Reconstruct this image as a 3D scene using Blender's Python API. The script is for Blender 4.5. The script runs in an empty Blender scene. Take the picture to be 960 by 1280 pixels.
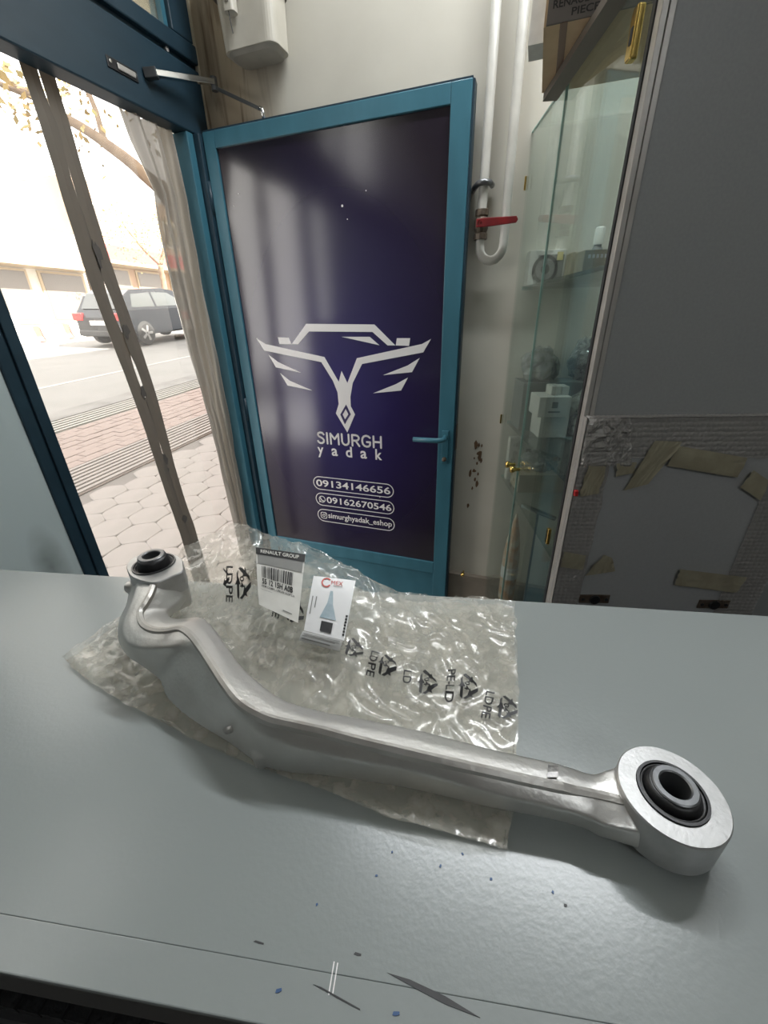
import bpy, bmesh, math, random
from mathutils import Vector, Matrix, noise, kdtree

random.seed(7)
C = bpy.context.scene.collection
SC = bpy.context.scene
PI = math.pi
def R(d): return math.radians(d)

# ------------------------------------------------------------------ camera, world, lights, exposure
CAM_Z = 1.42
TOP_Z = 1.11                      # counter top
cam_d = bpy.data.cameras.new('camera'); cam = bpy.data.objects.new('camera', cam_d); C.objects.link(cam)
cam_d.sensor_fit = 'HORIZONTAL'; cam_d.sensor_width = 36.0; cam_d.lens = 36.0 * 505 / 960
cam_d.clip_start = 0.01; cam_d.clip_end = 300
t, r = R(25.6), R(1.36)
fw = Vector((0, math.cos(t), -math.sin(t))); rt = Vector((1, 0, 0)); dn = fw.cross(rt)
ix = rt * math.cos(r) + dn * math.sin(r); iy = -rt * math.sin(r) + dn * math.cos(r)
cm = Matrix((ix, -iy, -fw)).transposed().to_4x4(); cm.translation = Vector((0, 0, CAM_Z))
cam.matrix_world = cm
SC.camera = cam
SC.view_settings.view_transform = 'Standard'; SC.view_settings.look = 'None'
SC.view_settings.gamma = 1.0; SC.view_settings.use_curve_mapping = False
SC.view_settings.exposure = -0.08
LAMP_W = 26.0                     # watts of each ceiling tube lamp

world = bpy.data.worlds.new('world'); SC.world = world; world.use_nodes = True
bgn = world.node_tree.nodes['Background']
bgn.inputs['Color'].default_value = (1.0, 0.967, 0.92, 1); bgn.inputs['Strength'].default_value = 5.2

sun_d = bpy.data.lights.new('sun', 'SUN'); sun = bpy.data.objects.new('sun', sun_d); C.objects.link(sun)
sun_d.energy = 27.0; sun_d.angle = R(0.6); sun_d.color = (1.0, 0.95, 0.86)
sun.rotation_euler = Vector((-math.cos(R(17)), math.sin(R(17)), -0.80)).to_track_quat('-Z', 'Y').to_euler()
sun.location = (6, -2, 12)
def portal(x, y, z, sx, sz, rz):
    pd = bpy.data.lights.new('sky_portal', 'AREA'); pd.shape = 'RECTANGLE'; pd.size = sx; pd.size_y = sz; pd.cycles.is_portal = True
    po = bpy.data.objects.new('sky_portal', pd); C.objects.link(po); po.location = (x, y, z); po.rotation_euler = (R(90), 0, rz)
    return po
portal(-0.78, 1.36, 0.99, 0.70, 1.95, R(22) + PI / 2 + PI)      # the open doorway (samples the sky only, gives no light itself)

# ------------------------------------------------------------------ materials
def mat(name, col, rough=0.5, metal=0.0, col2=None, scale=8.0, bump=0.0, bscale=60.0, detail=4.0, alpha=1.0,
        trans=0.0, emit=None, spec=0.5, coords='Object', stretch=None, ramp=(0.35, 0.65), rvar=0.0):
    m = bpy.data.materials.new(name); m.use_nodes = True
    nt = m.node_tree; b = nt.nodes['Principled BSDF']
    b.inputs['Base Color'].default_value = (*col, 1); b.inputs['Roughness'].default_value = rough
    b.inputs['Metallic'].default_value = metal; b.inputs['Alpha'].default_value = alpha
    b.inputs['Transmission Weight'].default_value = trans; b.inputs['Specular IOR Level'].default_value = spec
    if emit:
        b.inputs['Emission Color'].default_value = (*emit[0], 1); b.inputs['Emission Strength'].default_value = emit[1]
    if col2 is not None or bump or rvar:
        tc = nt.nodes.new('ShaderNodeTexCoord'); vec = tc.outputs[coords]
        if stretch:
            mp = nt.nodes.new('ShaderNodeMapping'); mp.inputs['Scale'].default_value = stretch
            nt.links.new(vec, mp.inputs['Vector']); vec = mp.outputs['Vector']
        if col2 is not None or rvar:
            n = nt.nodes.new('ShaderNodeTexNoise'); n.inputs['Scale'].default_value = scale; n.inputs['Detail'].default_value = detail
            nt.links.new(vec, n.inputs['Vector'])
            rp = nt.nodes.new('ShaderNodeMapRange'); rp.inputs['From Min'].default_value = ramp[0]; rp.inputs['From Max'].default_value = ramp[1]
            nt.links.new(n.outputs['Fac'], rp.inputs['Value'])
            if col2 is not None:
                mx = nt.nodes.new('ShaderNodeMix'); mx.data_type = 'RGBA'
                mx.inputs['A'].default_value = (*col, 1); mx.inputs['B'].default_value = (*col2, 1)
                nt.links.new(rp.outputs['Result'], mx.inputs['Factor']); nt.links.new(mx.outputs['Result'], b.inputs['Base Color'])
            if rvar:
                rr = nt.nodes.new('ShaderNodeMapRange'); rr.inputs['To Min'].default_value = rough; rr.inputs['To Max'].default_value = rough + rvar
                nt.links.new(rp.outputs['Result'], rr.inputs['Value']); nt.links.new(rr.outputs['Result'], b.inputs['Roughness'])
        if bump:
            n2 = nt.nodes.new('ShaderNodeTexNoise'); n2.inputs['Scale'].default_value = bscale; n2.inputs['Detail'].default_value = 5
            nt.links.new(vec, n2.inputs['Vector'])
            bp = nt.nodes.new('ShaderNodeBump'); bp.inputs['Strength'].default_value = bump; bp.inputs['Distance'].default_value = 0.002
            nt.links.new(n2.outputs['Fac'], bp.inputs['Height']); nt.links.new(bp.outputs['Normal'], b.inputs['Normal'])
    return m

def clear_mat(name, tint, base_alpha, rough, edge=0.5, diffuse=(0.8, 0.8, 0.78), nscale=0.0):
    """thin clear plastic / glass sheet: mostly see-through, a Fresnel gloss and a little milky haze"""
    m = bpy.data.materials.new(name); m.use_nodes = True; nt = m.node_tree
    nt.nodes.remove(nt.nodes['Principled BSDF']); out = nt.nodes['Material Output']
    tr = nt.nodes.new('ShaderNodeBsdfTransparent'); tr.inputs['Color'].default_value = (*tint, 1)
    df = nt.nodes.new('ShaderNodeBsdfDiffuse'); df.inputs['Color'].default_value = (*diffuse, 1)
    tl = nt.nodes.new('ShaderNodeBsdfTranslucent'); tl.inputs['Color'].default_value = (*diffuse, 1)
    mt = nt.nodes.new('ShaderNodeMixShader'); mt.inputs[0].default_value = 0.4
    nt.links.new(df.outputs[0], mt.inputs[1]); nt.links.new(tl.outputs[0], mt.inputs[2])
    m1 = nt.nodes.new('ShaderNodeMixShader'); m1.inputs[0].default_value = base_alpha
    nt.links.new(tr.outputs[0], m1.inputs[1]); nt.links.new(mt.outputs[0], m1.inputs[2])
    if nscale:
        tc = nt.nodes.new('ShaderNodeTexCoord'); n = nt.nodes.new('ShaderNodeTexNoise'); n.inputs['Scale'].default_value = nscale; n.inputs['Detail'].default_value = 6
        nt.links.new(tc.outputs['Object'], n.inputs['Vector'])
        rp = nt.nodes.new('ShaderNodeMapRange'); rp.inputs['From Min'].default_value = 0.3; rp.inputs['From Max'].default_value = 0.7
        rp.inputs['To Min'].default_value = base_alpha * 0.55; rp.inputs['To Max'].default_value = min(1, base_alpha * 1.5)
        nt.links.new(n.outputs['Fac'], rp.inputs['Value']); nt.links.new(rp.outputs['Result'], m1.inputs[0])
    gl = nt.nodes.new('ShaderNodeBsdfGlossy'); gl.inputs['Roughness'].default_value = rough
    fr = nt.nodes.new('ShaderNodeFresnel'); fr.inputs['IOR'].default_value = 1.0 + edge
    m2 = nt.nodes.new('ShaderNodeMixShader')
    geo = nt.nodes.new('ShaderNodeNewGeometry'); io = nt.nodes.new('ShaderNodeMapRange')   # thin sheet: same Fresnel from both sides
    io.inputs['To Min'].default_value = 1.0 + edge; io.inputs['To Max'].default_value = 1.0 / (1.0 + edge)
    nt.links.new(geo.outputs['Backfacing'], io.inputs['Value']); nt.links.new(io.outputs['Result'], fr.inputs['IOR'])
    nt.links.new(fr.outputs[0], m2.inputs[0]); nt.links.new(m1.outputs[0], m2.inputs[1]); nt.links.new(gl.outputs[0], m2.inputs[2])
    nt.links.new(m2.outputs[0], out.inputs['Surface'])
    return m

M = {}
M['plaster'] = None   # built below (stained wall)
M['dark_wall'] = mat('darkened_wall', (0.26, 0.25, 0.23), 0.7, col2=(0.2, 0.19, 0.175), scale=2.5, bump=0.15, bscale=30)  # unseen walls, tone darkened so the metal arm reflects less light
M['ceiling'] = mat('ceiling_paint', (0.72, 0.71, 0.68), 0.8, col2=(0.62, 0.61, 0.58), scale=1.5)
M['floor'] = mat('floor_tile', (0.22, 0.21, 0.20), 0.35, col2=(0.16, 0.155, 0.15), scale=4)
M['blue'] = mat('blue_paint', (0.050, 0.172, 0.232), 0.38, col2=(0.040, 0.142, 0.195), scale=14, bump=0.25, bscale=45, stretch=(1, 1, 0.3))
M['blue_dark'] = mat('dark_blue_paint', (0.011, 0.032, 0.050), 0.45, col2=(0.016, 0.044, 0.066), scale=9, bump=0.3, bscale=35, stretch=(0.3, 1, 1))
M['print_white'] = mat('print_white', (0.78, 0.76, 0.76), 0.4)
M['print_dark'] = mat('print_dark', (0.03, 0.02, 0.09), 0.4)
M['grey_panel'] = mat('grey_laminate', (0.31, 0.318, 0.316), 0.42, col2=(0.33, 0.338, 0.336), scale=220, detail=2, bump=0.08, bscale=300)
M['counter'] = mat('counter_laminate', (0.250, 0.274, 0.270), 0.25, bump=0.05, bscale=300)
M['counter_edge'] = mat('counter_edging', (0.258, 0.281, 0.277), 0.24, bump=0.07, bscale=90)
M['dark_grey'] = mat('dark_grey', (0.03, 0.03, 0.032), 0.5)
M['black'] = mat('black_rubber', (0.012, 0.012, 0.013), 0.42, bump=0.2, bscale=160)
M['black_ink'] = mat('black_ink', (0.01, 0.01, 0.011), 0.5)
M['mat_black'] = mat('black_mesh', (0.008, 0.008, 0.009), 0.7, bump=1.0, bscale=220)
M['alu'] = mat('forged_aluminium', (0.62, 0.61, 0.585), 0.37, 0.88, col2=(0.54, 0.525, 0.50), scale=22, bump=0.12, bscale=320, rvar=0.10)
M['alu_mach'] = mat('machined_aluminium', (0.46, 0.46, 0.455), 0.42, 0.8, col2=(0.40, 0.40, 0.395), scale=90, bump=0.08, bscale=420)
M['alu_rib'] = mat('aluminium_flash_line', (0.47, 0.455, 0.43), 0.42, 0.8, col2=(0.38, 0.36, 0.33), scale=40, bump=0.2, bscale=300)
M['steel'] = mat('grey_steel', (0.16, 0.165, 0.17), 0.36, 0.7, bump=0.1, bscale=200)
M['steel_dk'] = mat('dark_steel', (0.05, 0.05, 0.052), 0.35, 0.6)
M['chrome'] = mat('chrome', (0.75, 0.76, 0.76), 0.16, 1.0)
M['brass'] = mat('brass', (0.75, 0.52, 0.16), 0.22, 1.0)
M['pipe'] = mat('pipe_white_paint', (0.55, 0.54, 0.50), 0.35, col2=(0.46, 0.45, 0.41), scale=12)
M['rusty'] = mat('valve_brass_dirty', (0.10, 0.07, 0.05), 0.45, 0.5, col2=(0.16, 0.13, 0.10), scale=60, bump=0.5, bscale=90)
M['red'] = mat('red_lever', (0.22, 0.012, 0.014), 0.4, col2=(0.14, 0.01, 0.012), scale=40)
M['ivory'] = mat('meter_plastic', (0.60, 0.57, 0.50), 0.4, col2=(0.50, 0.47, 0.40), scale=9, bump=0.1, bscale=40)
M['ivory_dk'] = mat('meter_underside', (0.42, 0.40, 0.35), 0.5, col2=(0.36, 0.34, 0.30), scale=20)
M['grey_seal'] = mat('grey_rim', (0.16, 0.145, 0.125), 0.6)
M['card'] = mat('cardboard', (0.68, 0.50, 0.31), 0.75, col2=(0.62, 0.45, 0.27), scale=25)
M['card_dk'] = mat('cardboard_printed', (0.15, 0.13, 0.115), 0.7, col2=(0.175, 0.15, 0.13), scale=25)
M['card_tape'] = mat('carton_tape', (0.22, 0.13, 0.09), 0.4)
M['tan'] = mat('tan_carton', (0.42, 0.37, 0.27), 0.7, col2=(0.37, 0.32, 0.24), scale=20)
M['white_card'] = mat('white_carton', (0.68, 0.67, 0.62), 0.55, col2=(0.6, 0.59, 0.55), scale=15)
M['paper'] = mat('label_paper', (0.66, 0.65, 0.61), 0.5, col2=(0.6, 0.59, 0.55), scale=60)
M['paper_white'] = mat('label_white', (0.78, 0.78, 0.78), 0.35)
M['grey_ink'] = mat('grey_ink', (0.22, 0.22, 0.21), 0.5)
M['blue_ink'] = mat('pale_blue_ink', (0.32, 0.42, 0.47), 0.4, col2=(0.42, 0.5, 0.55), scale=120)
M['red_ink'] = mat('red_ink', (0.55, 0.06, 0.04), 0.5)
M['masking'] = mat('packing_tape', (0.36, 0.33, 0.235), 0.3, col2=(0.29, 0.262, 0.185), scale=25, bump=0.5, bscale=60)
M['edge_trim'] = mat('aluminium_edge_trim', (0.50, 0.48, 0.45), 0.35, 0.3, col2=(0.42, 0.40, 0.37), scale=20)
def scuffed_panel():
    m = mat('panel_grey_green', (0.52, 0.60, 0.60), 0.35, bump=0.1, bscale=20); nt = m.node_tree; b = nt.nodes['Principled BSDF']
    tc = nt.nodes.new('ShaderNodeTexCoord'); mp = nt.nodes.new('ShaderNodeMapping'); sc = (22, 0, 7)
    mp.inputs['Scale'].default_value = sc; mp.inputs['Location'].default_value = (-0.835 * sc[0], 0, -0.83 * sc[2]); nt.links.new(tc.outputs['Object'], mp.inputs['Vector'])
    n = nt.nodes.new('ShaderNodeTexNoise'); n.inputs['Scale'].default_value = 14; nt.links.new(tc.outputs['Object'], n.inputs['Vector'])
    g = nt.nodes.new('ShaderNodeTexGradient'); g.gradient_type = 'SPHERICAL'; nt.links.new(mp.outputs[0], g.inputs['Vector'])
    mu = nt.nodes.new('ShaderNodeMath'); mu.operation = 'MULTIPLY'; nt.links.new(g.outputs['Fac'], mu.inputs[0]); nt.links.new(n.outputs['Fac'], mu.inputs[1])
    m2 = nt.nodes.new('ShaderNodeMath'); m2.operation = 'MULTIPLY'; m2.inputs[1].default_value = 2.0; m2.use_clamp = True; nt.links.new(mu.outputs[0], m2.inputs[0])
    mx = nt.nodes.new('ShaderNodeMix'); mx.data_type = 'RGBA'; mx.inputs['A'].default_value = (0.52, 0.60, 0.60, 1); mx.inputs['B'].default_value = (0.20, 0.23, 0.215, 1)
    nt.links.new(m2.outputs[0], mx.inputs['Factor']); nt.links.new(mx.outputs['Result'], b.inputs['Base Color']); return m
M['stone_grey'] = scuffed_panel()
M['smudge'] = mat('panel_scuff', (0.15, 0.17, 0.16), 0.6, col2=(0.2, 0.23, 0.22), scale=40)
M['lamp'] = mat('lamp_tube', (1, 1, 1), 0.5, emit=((0.93, 0.98, 1.0), 16.0))
M['lamp_body'] = mat('lamp_body', (0.8, 0.8, 0.8), 0.4)
M['sticky'] = clear_mat('brown_tape', (0.5, 0.42, 0.34), 0.96, 0.3, edge=0.3, diffuse=(0.26, 0.235, 0.205), nscale=0)
M['sticky_dk'] = mat('tape_stain', (0.125, 0.112, 0.10), 0.6)
M['glass'] = clear_mat('cabinet_glass', (0.925, 0.965, 0.95), 0.025, 0.02, edge=0.52, diffuse=(0.7, 0.78, 0.75))
M['glass_edge'] = mat('glass_edge', (0.30, 0.5, 0.45), 0.15)
M['window_glass'] = clear_mat('window_glass', (0.97, 0.98, 0.98), 0.04, 0.02, edge=0.5)
M['film'] = clear_mat('clear_film', (0.99, 0.99, 0.98), 0.10, 0.12, edge=0.2, diffuse=(0.95, 0.93, 0.9))
M['curtain'] = clear_mat('gathered_film', (0.9, 0.88, 0.84), 0.95, 0.25, edge=0.35, diffuse=(0.225, 0.212, 0.19), nscale=0)
M['bag'] = clear_mat('ldpe_bag', (0.985, 0.98, 0.96), 0.27, 0.12, edge=0.45, diffuse=(0.88, 0.84, 0.75), nscale=70)
M['dirty_glass'] = clear_mat('dirty_glass', (0.9, 0.9, 0.85), 0.75, 0.1, edge=0.4, diffuse=(0.13, 0.125, 0.105), nscale=6)
M['bubble'] = None
M['clear_pack'] = clear_mat('clear_packaging', (0.95, 0.97, 0.96), 0.3, 0.12, edge=0.5, diffuse=(0.75, 0.8, 0.78), nscale=40)
M['paver'] = mat('paver_concrete', (0.205, 0.186, 0.178), 0.85, col2=(0.18, 0.164, 0.156), scale=4, bump=0.3, bscale=50, coords='Object')
M['paver_joint'] = mat('paver_joint', (0.115, 0.103, 0.097), 0.9)
M['brick_pave'] = mat('red_paver', (0.20, 0.155, 0.14), 0.85, col2=(0.18, 0.138, 0.125), scale=3)
M['tactile'] = mat('tactile_concrete', (0.15, 0.122, 0.11), 0.85, col2=(0.135, 0.11, 0.10), scale=3)
M['gutter'] = mat('gutter_stone', (0.17, 0.165, 0.16), 0.85, col2=(0.11, 0.105, 0.10), scale=2)
M['asphalt'] = mat('asphalt', (0.17, 0.166, 0.16), 0.85, col2=(0.15, 0.147, 0.14), scale=1.5, bump=0.2, bscale=80)
M['car_dark'] = mat('car_paint_dark', (0.02, 0.022, 0.026), 0.2, 0.2)
M['car_white'] = mat('car_paint_white', (0.75, 0.74, 0.71), 0.25)
M['car_glass'] = mat('car_glass', (0.06, 0.065, 0.065), 0.08)
M['tail_red'] = mat('tail_light', (0.5, 0.03, 0.03), 0.2)
M['tyre'] = mat('tyre', (0.02, 0.02, 0.02), 0.7)
M['rim'] = mat('wheel_rim', (0.5, 0.5, 0.5), 0.3, 0.7)
M['barrier_white'] = mat('barrier_white', (0.75, 0.72, 0.66), 0.6)
M['barrier_red'] = mat('barrier_red', (0.30, 0.10, 0.07), 0.6)
M['facade_a'] = mat('facade_cream', (0.62, 0.56, 0.44), 0.8, col2=(0.54, 0.48, 0.38), scale=0.6)
M['facade_b'] = mat('facade_brick', (0.48, 0.34, 0.24), 0.8, col2=(0.4, 0.28, 0.2), scale=0.8)
M['facade_c'] = mat('facade_white', (0.7, 0.68, 0.62), 0.8)
M['shop_dark'] = mat('shop_window', (0.16, 0.14, 0.12), 0.2)
M['sign_red'] = mat('shop_sign_red', (0.55, 0.08, 0.08), 0.5)
M['sign_tan'] = mat('shop_sign_tan', (0.45, 0.36, 0.24), 0.5)
M['bark'] = mat('bark', (0.16, 0.11, 0.075), 0.9, col2=(0.22, 0.16, 0.11), scale=6, bump=0.6, bscale=25)
M['leaf'] = mat('autumn_leaf', (0.36, 0.24, 0.08), 0.6, col2=(0.26, 0.23, 0.07), scale=1.5)
M['fabric_dk'] = mat('dark_fabric', (0.05, 0.055, 0.055), 0.6, col2=(0.09, 0.095, 0.095), scale=20, bump=0.5, bscale=50)
M['orange'] = mat('orange_wrap', (0.55, 0.25, 0.10), 0.4, col2=(0.65, 0.6, 0.5), scale=30)

def stained_wall():
    m = mat('stained_plaster', (0.60, 0.585, 0.53), 0.65, bump=0.2, bscale=25)
    nt = m.node_tree; b = nt.nodes['Principled BSDF']
    tc = nt.nodes.new('ShaderNodeTexCoord'); sp = nt.nodes.new('ShaderNodeSeparateXYZ'); nt.links.new(tc.outputs['Object'], sp.inputs[0])
    mp = nt.nodes.new('ShaderNodeMapping'); mp.inputs['Scale'].default_value = (9, 9, 1.0); nt.links.new(tc.outputs['Object'], mp.inputs['Vector'])
    n = nt.nodes.new('ShaderNodeTexNoise'); n.inputs['Scale'].default_value = 2.2; n.inputs['Detail'].default_value = 8; n.inputs['Distortion'].default_value = 1.2
    nt.links.new(mp.outputs[0], n.inputs['Vector'])
    # the bare stone return beside the shopfront: brown runs down it (left 20 cm of the wall)
    g = nt.nodes.new('ShaderNodeMapRange'); g.inputs['From Min'].default_value = 0.30; g.inputs['From Max'].default_value = 0.12
    nt.links.new(sp.outputs['X'], g.inputs['Value'])
    rp = nt.nodes.new('ShaderNodeMapRange'); rp.inputs['From Min'].default_value = 0.46; rp.inputs['From Max'].default_value = 0.60
    nt.links.new(n.outputs['Fac'], rp.inputs['Value'])
    mu = nt.nodes.new('ShaderNodeMath'); mu.operation = 'MULTIPLY'; nt.links.new(g.outputs[0], mu.inputs[0]); nt.links.new(rp.outputs[0], mu.inputs[1])
    n2 = nt.nodes.new('ShaderNodeTexNoise'); n2.inputs['Scale'].default_value = 3.0; n2.inputs['Detail'].default_value = 7
    nt.links.new(tc.outputs['Object'], n2.inputs['Vector'])
    r2 = nt.nodes.new('ShaderNodeMapRange'); r2.inputs['From Min'].default_value = 0.42; r2.inputs['From Max'].default_value = 0.75; r2.inputs['To Max'].default_value = 0.55
    nt.links.new(n2.outputs['Fac'], r2.inputs['Value'])
    a = nt.nodes.new('ShaderNodeMix'); a.data_type = 'RGBA'; a.inputs['A'].default_value = (0.56, 0.535, 0.465, 1); a.inputs['B'].default_value = (0.42, 0.395, 0.335, 1)
    nt.links.new(r2.outputs[0], a.inputs['Factor'])
    st = nt.nodes.new('ShaderNodeMix'); st.data_type = 'RGBA'; st.inputs['B'].default_value = (0.50, 0.41, 0.29, 1)
    nt.links.new(g.outputs[0], st.inputs['Factor']); nt.links.new(a.outputs['Result'], st.inputs['A']); a = st
    c = nt.nodes.new('ShaderNodeMix'); c.data_type = 'RGBA'; c.inputs['B'].default_value = (0.17, 0.11, 0.065, 1)
    nt.links.new(mu.outputs[0], c.inputs['Factor']); nt.links.new(a.outputs['Result'], c.inputs['A']); nt.links.new(c.outputs['Result'], b.inputs['Base Color'])
    return m
M['plaster'] = stained_wall()

def door_print():
    """printed film of the door: navy in the middle, near black towards the top and a brownish dark below"""
    m = mat('door_print', (0.02, 0.015, 0.07), 0.2); nt = m.node_tree; b = nt.nodes['Principled BSDF']
    tc = nt.nodes.new('ShaderNodeTexCoord'); mp = nt.nodes.new('ShaderNodeMapping')
    mp.inputs['Location'].default_value = (-0.42 * 1.9, 0, -1.17 * 1.25); mp.inputs['Scale'].default_value = (1.9, 0, 1.25)
    nt.links.new(tc.outputs['Object'], mp.inputs['Vector'])
    gr = nt.nodes.new('ShaderNodeTexGradient'); gr.gradient_type = 'SPHERICAL'; nt.links.new(mp.outputs[0], gr.inputs['Vector'])
    cr = nt.nodes.new('ShaderNodeValToRGB'); e = cr.color_ramp.elements
    e[0].position = 0.0; e[0].color = (0.018, 0.013, 0.022, 1); e[1].position = 1.0; e[1].color = (0.030, 0.020, 0.13, 1)
    k = e.new(0.45); k.color = (0.021, 0.014, 0.060, 1)
    nt.links.new(gr.outputs['Fac'], cr.inputs['Fac']); nt.links.new(cr.outputs['Color'], b.inputs['Base Color'])
    b.inputs['Roughness'].default_value = 0.17; b.inputs['Specular IOR Level'].default_value = 0.85
    return m
M['door_print'] = door_print()

def bubble_mat():
    m = mat('bubble_wrap', (0.40, 0.385, 0.365), 0.22); nt = m.node_tree; b = nt.nodes['Principled BSDF']
    tc = nt.nodes.new('ShaderNodeTexCoord'); v = nt.nodes.new('ShaderNodeTexVoronoi'); v.inputs['Scale'].default_value = 105; v.inputs['Randomness'].default_value = 0.25
    nt.links.new(tc.outputs['Object'], v.inputs['Vector'])
    bp = nt.nodes.new('ShaderNodeBump'); bp.inputs['Strength'].default_value = 0.9; bp.inputs['Distance'].default_value = 0.004; bp.invert = True
    nt.links.new(v.outputs['Distance'], bp.inputs['Height']); nt.links.new(bp.outputs['Normal'], b.inputs['Normal'])
    b.inputs['Alpha'].default_value = 0.72
    return m
M['bubble'] = bubble_mat()

# ------------------------------------------------------------------ mesh helpers
class MB:
    """collects faces of ONE mesh"""
    def __init__(s): s.v = []; s.f = []
    def add(s, vs, fs):
        o = len(s.v); s.v += [tuple(p) for p in vs]; s.f += [tuple(i + o for i in f) for f in fs]; return s
    def box(s, x0, x1, y0, y1, z0, z1):
        x0, x1 = sorted((x0, x1)); y0, y1 = sorted((y0, y1)); z0, z1 = sorted((z0, z1))
        return s.add([(x0, y0, z0), (x1, y0, z0), (x1, y1, z0), (x0, y1, z0), (x0, y0, z1), (x1, y0, z1), (x1, y1, z1), (x0, y1, z1)],
                     [(3, 2, 1, 0), (4, 5, 6, 7), (0, 1, 5, 4), (1, 2, 6, 5), (2, 3, 7, 6), (3, 0, 4, 7)])
    def prism(s, poly, axis, a, b):
        """polygon of (p, q) extruded along axis ('x': p,q=y,z; 'y': p,q=x,z; 'z': p,q=x,y)"""
        def P(p, w): return {'x': (w, p[0], p[1]), 'y': (p[0], w, p[1]), 'z': (p[0], p[1], w)}[axis]
        n = len(poly); vs = [P(p, a) for p in poly] + [P(p, b) for p in poly]
        return s.add(vs, [tuple(range(n))[::-1], tuple(range(n, 2 * n))] + [(i, (i + 1) % n, n + (i + 1) % n, n + i) for i in range(n)])
    def tube(s, pts, rad, n=12, caps=True, closed=False):
        pts = [Vector(p) for p in pts]; rads = rad if isinstance(rad, (list, tuple)) else [rad] * len(pts)
        o = len(s.v); up = None; k = len(pts)
        for i, p in enumerate(pts):
            d = (pts[min(i + 1, k - 1)] - pts[max(i - 1, 0)]).normalized()
            if up is None: up = d.orthogonal().normalized()
            up = (up - d * up.dot(d)); up = up.normalized() if up.length > 1e-6 else d.orthogonal().normalized()
            w = d.cross(up)
            for j in range(n):
                a = 2 * PI * j / n; q = p + (up * math.cos(a) + w * math.sin(a)) * rads[i]; s.v.append(tuple(q))
        for i in range(k - 1):
            for j in range(n):
                s.f.append((o + i * n + j, o + i * n + (j + 1) % n, o + (i + 1) * n + (j + 1) % n, o + (i + 1) * n + j))
        if caps:
            s.f.append(tuple(o + j for j in range(n))[::-1]); s.f.append(tuple(o + (k - 1) * n + j for j in range(n)))
        return s
    def lathe(s, prof, c=(0, 0, 0), n=48, axis='z'):
        """profile of (radius, height)"""
        o = len(s.v); k = len(prof)
        for (rr, h) in prof:
            for j in range(n):
                a = 2 * PI * j / n; p = (rr * math.cos(a), rr * math.sin(a), h)
                if axis == 'y': p = (p[0], h, p[1])
                if axis == 'x': p = (h, p[0], p[1])
                s.v.append((c[0] + p[0], c[1] + p[1], c[2] + p[2]))
        for i in range(k - 1):
            for j in range(n):
                s.f.append((o + i * n + j, o + i * n + (j + 1) % n, o + (i + 1) * n + (j + 1) % n, o + (i + 1) * n + j))
        return s
    def grid(s, fn, nu, nv):
        o = len(s.v)
        for j in range(nv + 1):
            for i in range(nu + 1): s.v.append(tuple(fn(i / nu, j / nv)))
        for j in range(nv):
            for i in range(nu):
                a = o + j * (nu + 1) + i; s.f.append((a, a + 1, a + nu + 2, a + nu + 1))
        return s
    def mesh(s, name, m, smooth=False, fix=True):
        me = bpy.data.meshes.new(name); me.from_pydata(s.v, [], s.f)
        if fix:
            bm = bmesh.new(); bm.from_mesh(me)
            ng = [f for f in bm.faces if len(f.verts) > 4]
            if ng: bmesh.ops.triangulate(bm, faces=ng)
            bmesh.ops.recalc_face_normals(bm, faces=bm.faces); bm.to_mesh(me); bm.free()
        if m is not None: me.materials.append(m)
        if smooth: me.polygons.foreach_set('use_smooth', [True] * len(me.polygons))
        me.update(); return me
    def build(s, name, m, parent=None, smooth=False, bevel=0.0, fix=True, seg=2):
        o = link(name, s.mesh(name, m, smooth, fix), parent)
        if bevel:
            b = o.modifiers.new('bevel', 'BEVEL'); b.width = bevel; b.segments = seg; b.limit_method = 'ANGLE'; b.angle_limit = R(40)
        return o

def link(name, me, parent=None):
    o = bpy.data.objects.new(name, me); C.objects.link(o)
    if parent is not None: o.parent = parent
    return o
def tag(o, label, cat, group=None, kind=None):
    o['label'] = label; o['category'] = cat
    if group: o['group'] = group
    if kind: o['kind'] = kind
    return o
def empty(name, loc=(0, 0, 0), rz=0.0):
    o = bpy.data.objects.new(name, None); C.objects.link(o); o.location = loc; o.rotation_euler = (0, 0, rz)
    o.empty_display_size = 0.05; return o
def B(name, m, parent, x0, x1, y0, y1, z0, z1, bevel=0.0):
    return MB().box(x0, x1, y0, y1, z0, z1).build(name, m, parent, bevel=bevel)
def place(o, fr):
    o.location = (fr[0], fr[1], 0); o.rotation_euler = (0, 0, fr[2]); return o
def frame_pt(fr, x, y, z):
    c, s = math.cos(fr[2]), math.sin(fr[2]); return Vector((fr[0] + c * x - s * y, fr[1] + s * x + c * y, z))
def text_mesh(txt, bold=0.0, spacing=1.0):
    cu = bpy.data.curves.new('lettering', 'FONT'); cu.body = txt; cu.size = 1.0; cu.offset = bold; cu.space_character = spacing; cu.resolution_u = 3
    ob = bpy.data.objects.new('lettering', cu); C.objects.link(ob); dg = bpy.context.evaluated_depsgraph_get()
    me = bpy.data.meshes.new_from_object(ob.evaluated_get(dg)); bpy.data.objects.remove(ob); bpy.data.curves.remove(cu)
    vs = [(v.co.x, v.co.y) for v in me.vertices]; fs = [tuple(p.vertices) for p in me.polygons]; bpy.data.meshes.remove(me)
    x0, x1 = min(v[0] for v in vs), max(v[0] for v in vs); y0, y1 = min(v[1] for v in vs), max(v[1] for v in vs)
    return [((x - x0) / (x1 - x0), (y - y0) / (y1 - y0)) for x, y in vs], fs, (x1 - x0) / (y1 - y0)

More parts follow.
